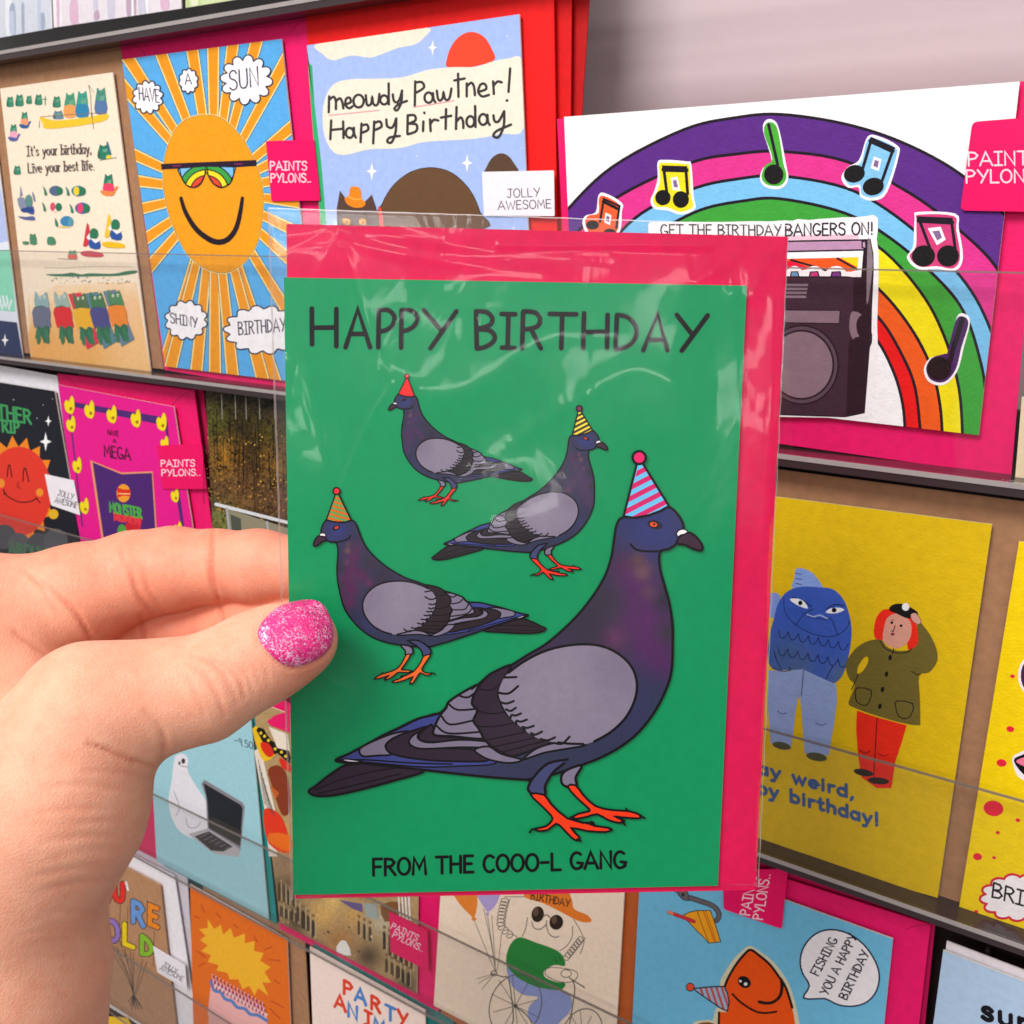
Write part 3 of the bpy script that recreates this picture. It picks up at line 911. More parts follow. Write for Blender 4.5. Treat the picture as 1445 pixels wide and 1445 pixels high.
CREASE = [  # skin folds: (depth mm, width mm, outline, finger it lies on: 0 thumb/heel, 1 fingers)
    (.9, .55, [(302, 744), (299, 780), (299, 810), (309, 846)], 1), (.35, .4, [(290, 752), (292, 800), (300, 830)], 1),
    (.5, .6, [(183, 800), (195, 838), (216, 866)], 1), (.3, .5, [(200, 795), (212, 835), (230, 858)], 1), (.25, .5, [(170, 770), (178, 800)], 1),
    (.6, .6, [(48, 812), (80, 838), (108, 866), (124, 892), (130, 914)], 1), (.3, .6, [(30, 800), (60, 830), (84, 870)], 1),
    (.35, .6, [(0, 880), (30, 898), (70, 925)], 1),
    (.7, .5, [(308, 846), (313, 875), (312, 905)], 1), (.6, .6, [(199, 868), (203, 900), (208, 930)], 1), (.4, .5, [(212, 895), (222, 912), (226, 930)], 1),
    (.45, .5, [(272, 926), (296, 934), (314, 950), (327, 972), (336, 992)], 0), (.35, .45, [(292, 926), (318, 942), (338, 962), (345, 985)], 0),
    (.35, .5, [(262, 936), (288, 952), (306, 980), (318, 1010)], 0), (.22, .5, [(320, 935), (342, 948), (356, 968)], 0), (.2, .45, [(250, 940), (268, 960), (282, 990), (290, 1020)], 0),
    (.7, .45, [(224, 1082), (190, 1074), (150, 1058), (125, 1050)], 0), (.35, .7, [(222, 1085), (232, 1060), (228, 1030), (205, 1005)], 0),
    (.2, .6, [(205, 1120), (160, 1112), (110, 1108), (60, 1112)], 0), (.18, .6, [(196, 1160), (150, 1158), (90, 1166)], 0), (.15, .6, [(190, 1200), (130, 1200), (70, 1212)], 0), (.2, .7, [(176, 1180), (120, 1180), (60, 1188)], 0),
    (.2, .7, [(160, 1240), (110, 1246), (50, 1262)], 0), (.15, .6, [(180, 1145), (110, 1140), (40, 1150)], 0), (.15, .6, [(170, 1222), (100, 1226), (40, 1240)], 0),
    (.16, .6, [(150, 1290), (110, 1284), (60, 1288)], 0), (.2, .5, [(215, 1095), (170, 1090), (120, 1088)], 0),
]
_r = random.Random(8)
for _k in range(46):      # fine wrinkles across the heel and the back of the thumb
    _y = _r.uniform(1095, 1430); _x1 = 205 - max(0, (_y - 1110)) * .25 + _r.uniform(-30, 0); _x0 = _x1 - _r.uniform(50, 130)
    CREASE.append((_r.uniform(.03, .08), .34, [(_x0, _y + _r.uniform(-4, 12)), ((_x0 + _x1) / 2, _y + _r.uniform(-6, 4)), (_x1, _y + _r.uniform(-5, 5))], 0))
for _k in range(22):
    _u = _r.uniform(0, 1); _x = 250 + 110 * _u; _y = 925 - 22 * _u + _r.uniform(0, 45)
    CREASE.append((_r.uniform(.05, .11), .34, [(_x, _y), (_x + 16, _y + 20), (_x + 24, _y + 48)], 0))
for _k in range(26):
    _x = _r.uniform(20, 395); _y = _r.uniform(765, 815)
    CREASE.append((_r.uniform(.04, .09), .34, [(_x, _y), (_x + _r.uniform(-2, 5), _y + 20), (_x + _r.uniform(0, 12), _y + 42)], 1))
NAIL = [(371, 912), (364, 897), (366, 884), (378, 868), (395, 855), (417, 848), (439, 846), (456, 853), (467, 872), (471, 894), (466, 914), (449, 930), (424, 940), (406, 940), (388, 930)]
CREASE.append((.28, .42, [(419 + (x - 419) * 1.035, 895 + (y - 895) * 1.035) for x, y in NAIL[9:] + NAIL[:4]], 0))

def build_hand():
    h = .00068
    J = np.array([P3(x, y, z) for x, y, z in ((-190, 700, .30), (490, 720, .20), (490, 1010, .29), (-220, 1600, .2), (-220, 2100, .28), (250, 1800, .2), (-190, 700, .2), (300, 1700, .27), (250, 1150, .185), (-20, 1300, .18))])
    lo, hi = J.min(0) - .004, J.max(0) + .004
    n = np.ceil((hi - lo) / h).astype(int)
    # coarse pass first, fine values only near the skin
    hc_ = h * 4
    nc = n // 4 + 2
    gc = np.stack(np.meshgrid(*[lo[i] + np.arange(nc[i]) * hc_ for i in range(3)], indexing='ij'), -1)
    vc = hand_sdf(gc.reshape(-1, 3)).reshape(nc)
    vol = np.repeat(np.repeat(np.repeat(vc, 4, 0), 4, 1), 4, 2)
    near = np.abs(vol) < hc_ * 2.6
    ii = np.argwhere(near)
    vals = np.concatenate([hand_sdf(lo + ii[a:a + 400000] * h) for a in range(0, len(ii), 400000)])
    vol[near] = vals
    V, F = surface_nets(vol, lo, h)
    # normals by central differences
    e = .0004
    N = np.stack([hand_sdf(V + np.eye(3)[i] * e) - hand_sdf(V - np.eye(3)[i] * e) for i in range(3)], 1)
    N /= np.linalg.norm(N, axis=1)[:, None] + 1e-12
    px, z = project(V)
    face = np.clip((-(N * ((V - CAM) / np.linalg.norm(V - CAM, axis=1)[:, None])).sum(1)) * 2, 0, 1)
    thumb = z < .2375
    disp = np.zeros(len(V)); red = np.zeros(len(V))
    mm = z / FOC
    for dp, wd, pts, which in CREASE:
        c = cat(pts, False, 5)
        d = np.full(len(V), 1e9); tt = np.zeros(len(V))
        m = (thumb if which == 0 else (z > .228) & ~(thumb & (px[:, 1] > 935))) & (face > 0)
        for i, (a, b) in enumerate(zip(c[:-1], c[1:])):
            ab = b - a
            t = np.clip(((px - a) @ ab) / (ab @ ab), 0, 1)
            q = np.hypot(*(px - a - t[:, None] * ab).T)
            tt = np.where(q < d, (i + t) / (len(c) - 1), tt); d = np.minimum(d, q)
        d = d * mm
        env = np.sin(np.clip(tt, .06, .94) * math.pi) ** .6
        g = np.exp(-(d / (wd * .001)) ** 2) * m * env * face
        disp -= dp * .001 * g
        disp += dp * .00028 * np.exp(-((d - wd * .0022) / (wd * .0013)) ** 2) * m * env * face
        red = np.maximum(red, np.exp(-(d / (wd * .0013)) ** 2) * m * env * min(1, dp * 1.3))
    # bed of the nail: a shallow seat with raised folds round it
    V = V + N * disp[:, None]
    # pigment: palm side of the fingers, finger pads and folds are redder than the back of the thumb
    palmar = np.clip((z - .232) / .012, 0, 1)
    pad = np.exp(-(((px[:, 0] - 375) / 75) ** 2 + ((px[:, 1] - 810) / 50) ** 2)) * palmar
    tip = np.exp(-(((px[:, 0] - 440) / 60) ** 2 + ((px[:, 1] - 955) / 40) ** 2)) * (1 - palmar)
    a, b, r_ = np.array(lin('eeb092')[:3]), np.array(lin('e99476')[:3]), np.array(lin('d2624b')[:3])
    k = np.clip(palmar * .8, 0, 1)[:, None]
    C = a * (1 - k) + b * k
    k = np.clip(.42 * red + .42 * pad + .4 * tip, 0, .8)[:, None]
    C = C * (1 - k) + r_ * k
    C = np.concatenate([C, np.ones((len(C), 1))], 1)
    m, nt, bs, _ = nodes('skin')
    L = nt.links.new
    at_ = add(nt, 'ShaderNodeAttribute', attribute_name='Col')
    tc = add(nt, 'ShaderNodeTexCoord')
    n1 = add(nt, 'ShaderNodeTexNoise'); n1.inputs['Scale'].default_value = 120; n1.inputs['Detail'].default_value = 8; n1.inputs['Roughness'].default_value = .72
    L(tc.outputs['Object'], n1.inputs[0])
    rp = add(nt, 'ShaderNodeMix', data_type='RGBA', blend_type='MIX')
    rp.inputs[6].default_value = (.98, .85, .82, 1); rp.inputs[7].default_value = (1.04, 1.05, 1.05, 1)
    mr = add(nt, 'ShaderNodeMapRange'); mr.inputs[1].default_value = .35; mr.inputs[2].default_value = .62
    L(n1.outputs[0], mr.inputs[0]); L(mr.outputs[0], rp.inputs[0])
    mx = add(nt, 'ShaderNodeMix', data_type='RGBA', blend_type='MULTIPLY'); mx.inputs[0].default_value = 1
    L(at_.outputs['Color'], mx.inputs[6]); L(rp.outputs[2], mx.inputs[7]); L(mx.outputs[2], bs.inputs['Base Color'])
    bs.inputs['Roughness'].default_value = .54
    bs.inputs['Specular IOR Level'].default_value = .28
    bs.inputs['Subsurface Weight'].default_value = .38
    bs.inputs['Subsurface Radius'].default_value = (1.0, .35, .2)
    bs.inputs['Subsurface Scale'].default_value = .0035
    vo = add(nt, 'ShaderNodeTexVoronoi'); vo.inputs['Scale'].default_value = 2100
    n2 = add(nt, 'ShaderNodeTexNoise'); n2.inputs['Scale'].default_value = 420; n2.inputs['Detail'].default_value = 4
    L(tc.outputs['Object'], vo.inputs['Vector']); L(tc.outputs['Object'], n2.inputs['Vector'])
    ad = add(nt, 'ShaderNodeMath', operation='ADD'); L(vo.outputs['Distance'], ad.inputs[0]); L(n2.outputs[0], ad.inputs[1])
    bp = add(nt, 'ShaderNodeBump'); bp.inputs['Strength'].default_value = .6; bp.inputs['Distance'].default_value = .00012
    L(ad.outputs[0], bp.inputs['Height']); L(bp.outputs[0], bs.inputs['Normal'])
    root = mesh_obj('hand', V, [tuple(int(v) for v in f) for f in F], m, None, P3(0, 1480, .218), C, smooth=True)
    tag(root, 'left hand with light skin pinching the wrapped card between thumb and fingers', 'hand')

    # painted thumb nail: a curved plate seated on the thumb
    out = cat(NAIL, True, 5)
    ctr = np.array([419, 895.0])
    rings = 12
    pts = [ctr]
    for k in range(1, rings + 1):
        pts += list(ctr + (out - ctr) * (k / rings))
    pts = np.array(pts)
    o_ = np.array([P3(x, y, .19) for x, y in pts]); dr = np.array([ray(x, y) for x, y in pts]); dr /= np.linalg.norm(dr, axis=1)[:, None]
    t = np.zeros(len(pts))
    def thumb_only(P):
        return chain(P, [(425, 903, .2206, 51), (392, 916, .2196, 59), (350, 936, .2180, 63), (285, 972, .2160, 71)], .004)
    for _ in range(60):
        t = np.minimum(t + thumb_only(o_ + dr * t[:, None]) * .8, .045)
    hitp = o_ + dr * t[:, None]
    # a smooth plate fitted through the skin points (quadric), lifted, thinning to the rim
    u, v = (pts[:, 0] - ctr[0]) / 50, (pts[:, 1] - ctr[1]) / 50
    dep = (hitp - CAM) @ CF
    rr = np.concatenate([[0]] + [np.full(len(out), k / rings) for k in range(1, rings + 1)])
    sel = rr < .9
    Bm = np.stack([np.ones_like(u), u, v, u * u, u * v, v * v], 1)
    cf = np.linalg.lstsq(Bm[sel], dep[sel], rcond=None)[0]
    fit = Bm @ cf
    z_ = np.minimum(np.minimum(fit, dep), .2195) - .0010 * np.clip((1 - rr ** 7), 0, 1) - .0002
    V = [P3(x, y, zz) for (x, y), zz in zip(pts, z_)]
    nn = len(out)
    F = [(0, 1 + (i + 1) % nn, 1 + i) for i in range(nn)]
    for k in range(rings - 1):
        a, b = 1 + k * nn, 1 + (k + 1) * nn
        F += [(a + i, a + (i + 1) % nn, b + (i + 1) % nn, b + i) for i in range(nn)]
    base = len(V)
    V += [P3(x, y, zz + .0011) for (x, y), zz in zip(out, z_[-nn:])]
    b = 1 + (rings - 1) * nn
    F += [(b + i, b + (i + 1) % nn, base + (i + 1) % nn, base + i) for i in range(nn)]
    m, nt, bs, _ = nodes('glitter_polish')
    L = nt.links.new
    tc = add(nt, 'ShaderNodeTexCoord')
    vo = add(nt, 'ShaderNodeTexVoronoi'); vo.inputs['Scale'].default_value = 3400
    vo2 = add(nt, 'ShaderNodeTexVoronoi'); vo2.inputs['Scale'].default_value = 1500
    no = add(nt, 'ShaderNodeTexNoise'); no.inputs['Scale'].default_value = 260; no.inputs['Detail'].default_value = 3
    for n_ in (vo, vo2, no):
        L(tc.outputs['Object'], n_.inputs['Vector'])
    sx = add(nt, 'ShaderNodeSeparateColor'); L(vo.outputs['Color'], sx.inputs[0])
    # flakes: each cell a tiny tilted metallic chip
    ad = add(nt, 'ShaderNodeMath', operation='MULTIPLY_ADD'); L(no.outputs[0], ad.inputs[0]); ad.inputs[1].default_value = 1.15; L(sx.outputs[0], ad.inputs[2])
    mr = add(nt, 'ShaderNodeMapRange'); mr.inputs[1].default_value = 1.22; mr.inputs[2].default_value = 1.5; L(ad.outputs[0], mr.inputs[0])
    mx = add(nt, 'ShaderNodeMix', data_type='RGBA'); L(mr.outputs[0], mx.inputs[0])
    mx.inputs[6].default_value = lin('e62382'); mx.inputs[7].default_value = lin('ffc0e0')
    L(mx.outputs[2], bs.inputs['Base Color'])
    mt = add(nt, 'ShaderNodeMath', operation='MULTIPLY'); L(mr.outputs[0], mt.inputs[0]); mt.inputs[1].default_value = .3
    L(mt.outputs[0], bs.inputs['Metallic'])
    bs.inputs['Roughness'].default_value = .3
    bs.inputs['Coat Weight'].default_value = .6; bs.inputs['Coat Roughness'].default_value = .06
    geo = add(nt, 'ShaderNodeNewGeometry')
    sub = add(nt, 'ShaderNodeVectorMath', operation='SUBTRACT'); L(vo.outputs['Color'], sub.inputs[0]); sub.inputs[1].default_value = (.5, .5, .5)
    scn = add(nt, 'ShaderNodeVectorMath', operation='SCALE'); L(sub.outputs[0], scn.inputs[0]); scn.inputs['Scale'].default_value = .7
    adn = add(nt, 'ShaderNodeVectorMath', operation='ADD'); L(geo.outputs['Normal'], adn.inputs[0]); L(scn.outputs[0], adn.inputs[1])
    nrm = add(nt, 'ShaderNodeVectorMath', operation='NORMALIZE'); L(adn.outputs[0], nrm.inputs[0])
    L(nrm.outputs[0], bs.inputs['Normal'])
    mesh_obj('painted_nail', V, F, m, root, smooth=True)
build_hand()

# ------------------------------------------------------------------ cards on the rack
PINK, KR, WHT = 'f0126a', 'aa7e5d', 'f3eef2'
NENV = [0]
def card(quad, col, label, mat=None, y=0.0, edge='efe6da', group=None):
    pl = rack_plane(y)
    mat = mat or M_SMOOTH
    o = slab('greeting_card', quad, pl, .0007, col, mat, edge)
    tag(o, label, 'greeting card', group)
    return Art(o, pl, mat, quad)
def envelope(quad, col, label, y=.0016, flap=None, mat=None, group=None):
    NENV[0] += 1
    pl = rack_plane(y + .00007 * (NENV[0] % 11))
    mat = mat or (M_KRAFT if col == KR else M_ENV)
    o = slab('envelope', quad, pl, .0006, col, mat, None, None)
    tag(o, label, 'envelope', group)
    if flap:
        A = Art(o, pl, mat)
        for st in flap:
            A.part('flap_edge')
            A.L('c4094f' if col == PINK else '9a7350', 1.3, st, 4)
        A.done()
    return o
def brand(A, quad, kind, lines, y=-.0007, rnd=2, fold=True):
    """maker's sticker folded over the wrapper's edge; lines = (text, start, end, cap height, pen)"""
    pl = rack_plane(A.plane.p[1] + y)
    col, ink = (('ee0f63', 'fbd9e4') if kind == 'p' else ('f4eef4', '3a3340'))
    t = slab('brand_sticker', quad, pl, .00025, col, M_GLOSS, col, A.root, rnd)
    B = Art(t, pl, M_GLOSS)
    B.part('lettering')
    for (s_, a, b, h, w_, *up) in lines:
        B.T(s_, a, b, h, w_, ink, up=up[0] if up else None)
    B.done()

# --- top tier: only the feet of the cards show
for (q, col, lab, cols) in (
    ([(-70, -180), (64, -200), (74, 40), (-50, 62)], 'dfe3ee', 'pale blue and white card at the far left end of the top tier', ['c9d3ea', 'f4f6fb', 'aab6cc']),
    ([(66, -200), (250, -225), (256, 12), (76, 39)], 'f3eaf0', 'white card with pink and lilac streaks on the top tier above the frog card', ['e9bfd6', 'd9d4e6', 'fbfbfd', 'c9a9c0']),
    ([(258, -226), (452, -255), (440, -18), (262, 11)], 'dbe7b0', 'pale green card with a pink band on the top tier above the sun card', ['c6dd8f', 'f3c6da', 'eef3cf'])):
    A = card(q, col, lab)
    A.part('artwork')
    random.seed(len(lab))
    for k in range(16):
        u = random.random(); v = random.uniform(.55, .93)
        x = q[3][0] + (q[2][0] - q[3][0]) * u; y = q[3][1] + (q[2][1] - q[3][1]) * u
        h = random.uniform(12, 60); wv = random.uniform(3, 10)
        A.P(cols[k % len(cols)], [(x, y - h), (x + wv, y - h - 4), (x + wv * 1.2, y - 4), (x + 1, y - 3)], 3, clip=True)
    if 'pink band' in lab:
        A.P('f2b5d2', [(250, -30), (450, -62), (450, -48), (250, -8)], 0, clip=True)
    A.done()

# --- second tier, far left: a blue and navy card half out of the picture
A = card([(-170, 160), (-14, 136), (32, 503), (-110, 490)], 'e6ebf7', 'white and blue card with a navy foot at the left end of the second tier')
A.part('artwork')
A.P('20305c', [(-110, 440), (24, 455), (32, 503), (-110, 490)], 0, clip=True)
A.P('8fe0c0', [(-110, 360), (14, 352), (22, 440), (-110, 430)], 0, clip=True)
A.P('b8c6ee', [(-40, 150), (-18, 140), (12, 340), (-8, 345)], 0, clip=True)
for k in range(4): A.L('f6f8ff', 2.5, [(-6 + 5 * k, 418), (-2 + 5 * k, 434 + 3 * (k % 2)), (1 + 5 * k, 424)], 0)
sparkle(A, 7, 480, 9)
A.done()

# --- frog card
envelope([(-18, 95), (170, 65), (231, 521), (26, 497)], KR, 'brown kraft envelope behind the cream card of little frogs')
A = card([(0, 125), (159, 102), (213, 527), (44, 510)], 'fbe8cf', 'cream card covered in tiny holiday frogs above a sandy beach', M_SMOOTH, -.0002)
A.part('beach')
A.G([(40, 470), (39, 418), (80, 402), (130, 400), (192, 398), (213, 527), (44, 510)], blob_fn('f6c486', [(60, 490, 40, 'f0ac5a'), (120, 505, 40, 'efb060'), (105, 405, 22, 'f8c25a'), (170, 440, 30, 'f6c79a'), (60, 408, 26, 'fbe4c6'), (100, 396, 22, 'fbe4c6'), (140, 394, 22, 'fbe4c6'), (185, 392, 22, 'fbe4c6'), (40, 425, 20, 'fbe4c6')], .02), 0, 6)
A.tr(*CR['fb'])
A.P('3f7a5a', [(410, 610), (560, 605), (640, 595), (720, 610), (800, 600), (960, 605), (1050, 598), (1100, 585), (1205, 575), (1208, 600), (1050, 625), (900, 628), (700, 632), (480, 628)], 3)
A.L('b9b0a0', .9, [(390, 550), (560, 555), (720, 545), (900, 540), (1190, 545)])
for k in range(34):
    A.P(random.choice(['5a6a58', '8d8a72', 'a89a80']), oval(random.uniform(410, 1190), random.uniform(630, 690), random.uniform(4, 11), random.uniform(3, 8), 0, 7))
def frog(x, y, h, body='3f8a6c', shirt=None, base=None, bw=.42):
    A.part('frog')
    wv = h * bw
    A.P(body, [(x - wv * .5, y), (x - wv * .55, y - h * .45), (x - wv * .42, y - h * .8), (x - wv * .36, y - h), (x - wv * .12, y - h * .9), (x + wv * .12, y - h * .92), (x + wv * .36, y - h), (x + wv * .45, y - h * .78), (x + wv * .55, y - h * .4), (x + wv * .5, y)], 3)
    A.P('6aa88a', [(x - wv * .1, y - h * .62), (x + wv * .34, y - h * .7), (x + wv * .3, y - h * .5), (x, y - h * .46)], 2)
    A.P('2c6a50', [(x - wv * .5, y - h * .1), (x - wv * .5, y - h * .5), (x - wv * .3, y - h * .3), (x - wv * .28, y)], 2)
    if shirt:
        A.P(shirt, [(x - wv * .52, y), (x - wv * .56, y - h * .42), (x, y - h * .5), (x + wv * .56, y - h * .42), (x + wv * .54, y)], 2)
    A.P('24503f', oval(x - wv * .2, y - h * .78, wv * .06, None, 0, 6)); A.P('24503f', oval(x + wv * .18, y - h * .78, wv * .06, None, 0, 6))
    if base:
        A.P(base, [(x - wv * .9, y - h * .08), (x - wv * .5, y + h * .16), (x + wv * .5, y + h * .16), (x + wv * .85, y - h * .1), (x + wv * 1.1, y - h * .3), (x + wv * .8, y - h * .32), (x + wv * .5, y - h * .05), (x - wv * .5, y - h * .12)], 3)
A.tr(*CR['fa'])
for x, y, h in ((104, 365, 105), (200, 358, 120), (298, 335, 85), (395, 345, 108), (580, 370, 115)):
    frog(x, y, h, bw=.62)
A.L('3f8a6c', 1.2, [(462, 350), (462, 260)]); A.L('3f8a6c', 1.2, [(440, 290), (475, 290)])
frog(715, 470, 250, '4a9a78', 'efa35a'); frog(840, 468, 265, '3fa08c', '2f86b0'); frog(1030, 435, 265, '4f8f80', '5a7aa8', bw=.4)
frog(595, 490, 85, '6f8a9a', None, None, 1.1)
A.part('boat')
A.P('f2c832', [(410, 470), (560, 505), (750, 490), (900, 470), (1100, 440), (1075, 505), (900, 545), (700, 575), (470, 590), (440, 540)], 3)
A.L('6a6a6a', .8, [(935, 480), (925, 250), (905, 145)]); A.L('6a6a6a', .6, [(905, 145), (960, 220)], 0); A.L('8a6a5a', .8, [(410, 470), (640, 450), (1090, 425)])
A.L('7a7266', .8, [(405, 510), (402, 580)], 0); A.L('7a7266', .8, [(940, 430), (955, 590)], 0)
frog(252, 560, 145, '3f8a6c', 'f0a070', '33609a'); frog(140, 690, 150, '3f8a6c', 'f2a8c0', '5a62a0'); frog(178, 1055, 90, bw=.7)
frog(1060, 895, 145, '2f8068', None, None, .75); A.part('towel'); A.P('f2d43c', oval(1112, 880, 28, 22)); A.L('3a6a8a', 2.4, [(1095, 730), (1130, 850)], 0); A.L('77705f', .8, [(1020, 910), (1190, 885)], 0)
frog(1108, 1240, 190, '2f7f62', 'ea4468', 'f08a48', .48)
A.part('swimming_frogs')
for x, y, rx, ry, c1, c2 in ((570, 1222, 66, 52, '56688a', None), (800, 1225, 70, 55, '3f7a90', 'f2d22c'), (560, 1385, 66, 52, 'f8e8d4', 'e0506a'), (840, 1400, 72, 58, '3f62a0', 'ee4470')):
    A.P('3f806a', [(x - 130, y - 45), (x - 105, y - 20), (x - 85, y + 40), (x - 112, y + 45), (x - 118, y)], 3)
    A.P(c1, oval(x, y, rx, ry))
    if c2: A.P(c2, oval(x - 18, y, rx * .42, ry * .85))
    A.P('2f7a5a', oval(x + rx * .62, y + 2, rx * .5, ry * .8))
A.tr(*CR['fb'])
A.P('3f806a', [(490, 110), (510, 140), (520, 190), (495, 180)], 2); A.P('3f86b4', oval(595, 140, 58, 48)); A.P('5a9ab0', oval(630, 145, 24, 40)); A.P('e8d070', oval(570, 190, 60, 7))
A.part('sailing_frog')
A.P('4a5f9a', [(200, 20), (230, 0), (300, 10), (300, 80), (240, 60)], 2); A.P('5a679a', [(160, 95), (230, 100), (300, 95), (310, 130), (220, 125)], 3); A.P('8a8fa8', [(155, -60), (215, -70), (240, 20), (190, 50)], 2)
A.tr(*CR['fa']); A.P('5f9088', [(265, 1285), (310, 1262), (335, 1330), (320, 1385), (265, 1365)], 3); A.P('2f4a8a', [(225, 1405), (320, 1390), (340, 1440), (230, 1440)], 2); A.P('7f84a0', [(330, 1230), (350, 1260), (365, 1330), (345, 1320)], 2); A.P('8a8fb0', [(212, 1170), (235, 1270), (205, 1280)], 0)
A.tr(*CR['fb'])
for (x, y, sail, hull) in ((845, 290, 'd83a44', 'd04a58'), (1035, 210, 'f0c83a', 'f0c020')):
    A.part('sailing_frog')
    A.P(sail, [(x - 70, y - 140), (x - 45, y - 60), (x - 60, y + 60), (x - 105, y + 70), (x - 95, y + 10)], 2)
    A.P('f4f0ee', [(x - 45, y - 50), (x - 40, y + 30), (x - 75, y - 5)], 0)
    A.P('2f7a58', [(x - 45, y - 55), (x - 20, y - 88), (x + 20, y - 75), (x + 28, y - 20), (x, y + 5), (x - 40, y - 5)], 3)
    A.P('2f56a0', [(x - 50, y + 10), (x + 40, y + 25), (x + 42, y + 95), (x - 45, y + 85)], 2)
    A.P('f6efe6', [(x - 45, y), (x + 55, y + 15), (x + 5, y + 45)], 0)
    A.P(hull, [(x - 130, y + 125), (x - 60, y + 110), (x + 60, y + 130), (x + 62, y + 165), (x - 90, y + 160)], 3)
A.part('frog'); A.P('4f8a68', [(270, 250), (295, 260), (315, 250), (330, 340), (270, 340)], 2); A.P('4f8a68', [(425, 285), (455, 275), (488, 290), (495, 345), (425, 345)], 2); A.P('4f8a68', [(205, 320), (255, 318), (255, 345), (210, 345)], 2)
frog(645, 470, 75, '5f9a72', 'e06a60', None, .9)
A.L('8a8478', .7, [(520, 470), (690, 478)], 0)
for (x, top, lean, towel, shirt, face) in ((365, 760, .02, None, '6a7088', '8fb0b4'), (535, 760, .12, None, 'e0202c', '9fb8b0'), (700, 770, .17, 'e2304e', 'f0b428', '55704a'), (850, 765, .17, '5a8494', '4a4a88', '3f7a4f'), (1010, 745, .16, '6a8498', 'f08a30', '4f8a5a')):
    A.part('sunbathing_frog')
    X = lambda dx, dy: (x + dx + dy * lean, top + dy)
    if towel:
        A.P(towel, [X(-95, 15), X(20, 0), X(115, 440), X(-10, 505)], 0)
    A.P(face, [X(-50, 0), X(-20, 40), X(20, 30), X(50, 5), X(65, 80), X(70, 140), X(0, 180), X(-55, 130)], 3)
    A.P('2f6a4c', [X(-60, 140), X(70, 150), X(75, 300), X(60, 420), X(20, 460), X(-10, 380), X(-60, 420), X(-40, 320)], 2)
    A.P(shirt, [X(-68, 150), X(72, 145), X(78, 250), X(85, 320), X(40, 300), X(10, 330), X(-30, 300), X(-60, 330), X(-75, 240)], 2)
    A.P('e8ecd0', oval(*X(-12, 55), 11, 15, 0, 8)); A.P('e8ecd0', oval(*X(32, 50), 11, 15, 0, 8)); A.P('20302a', oval(*X(-12, 57), 5, 7, 0, 6)); A.P('20302a', oval(*X(32, 52), 5, 7, 0, 6))
    A.P('2f7a56', [X(-50, 350), X(-15, 345), X(-10, 440), X(-40, 470)], 2); A.P('2f7a56', [X(20, 350), X(55, 345), X(70, 450), X(40, 460)], 2)
A.part('lettering')
A.tr(*CR['fa'])
A.T("It's your birthday,", (278, 868), (940, 838), 100, 1.25, '4a4048', serif=True, up=(-.05, -1), track=.12)
A.part('lettering')
A.T('Live your best life.', (292, 1038), (970, 1008), 100, 1.25, '4a4048', serif=True, up=(-.05, -1), track=.12)
A.done()

# --- sun card
envelope([(170, 62), (432, 25), (474, 562), (232, 522)], PINK, 'pink envelope behind the smiling sun card', .0016, [[(172, 63), (186, 64), (197, 68), (206, 79)], [(430, 27), (420, 33), (410, 46)]])
A = card([(172, 84), (397, 55), (449, 543), (233, 517)], '5aaeea', 'blue card of a smiling orange sun wearing rainbow sunglasses', M_TEXT, -.0002)
A.tr(*CR['A'])
A.part('sun')
C0 = (1040, 930)
for (x, y) in ((640, 310), (790, 280), (935, 250), (1035, 232), (1130, 220), (1245, 205), (1372, 320), (1400, 630), (1410, 745), (1420, 860), (1430, 980), (1430, 1120), (1440, 1290), (600, 420), (650, 750), (680, 880), (700, 1010), (720, 1150), (730, 1290),
               (800, 1770), (840, 1740), (955, 1790), (1045, 1810), (1130, 1815), (1330, 1830), (1250, 1740), (1450, 1600)):
    d = np.array([x - C0[0], y - C0[1]], float); L_ = np.hypot(*d); d /= L_; n_ = np.array([-d[1], d[0]])
    far = np.array(C0) + d * (L_ + 120); wd = 26
    for (c, e) in (('3a5a78', 9), ('f7e6a0', 6), ('f09a1e', 0)):
        A.P(c, [np.array(C0) + n_ * (11 + e), far + n_ * (wd + e), far - n_ * (wd + e), np.array(C0) - n_ * (11 + e)], 0, clip=True)
egg = [(985, 558), (1070, 570), (1135, 622), (1190, 690), (1232, 770), (1265, 860), (1280, 960), (1272, 1080), (1242, 1200), (1172, 1288), (1090, 1325), (1000, 1305), (920, 1245), (868, 1160), (828, 1060), (803, 960), (792, 860), (804, 750), (840, 650), (895, 585)]
A.P('f7e6a0', [(C0[0] + (x - C0[0]) * 1.012, C0[1] + (y - C0[1]) * 1.012) for x, y in egg], 4)
A.P('f2a01a', egg, 4, '5a4a30', .6)
A.L('241a22', 8.2, [(880, 962), (902, 1030), (950, 1108), (1010, 1158), (1062, 1176), (1110, 1160), (1148, 1108), (1168, 1030), (1178, 962)], 5, taper=.6)
A.part('sunglasses')
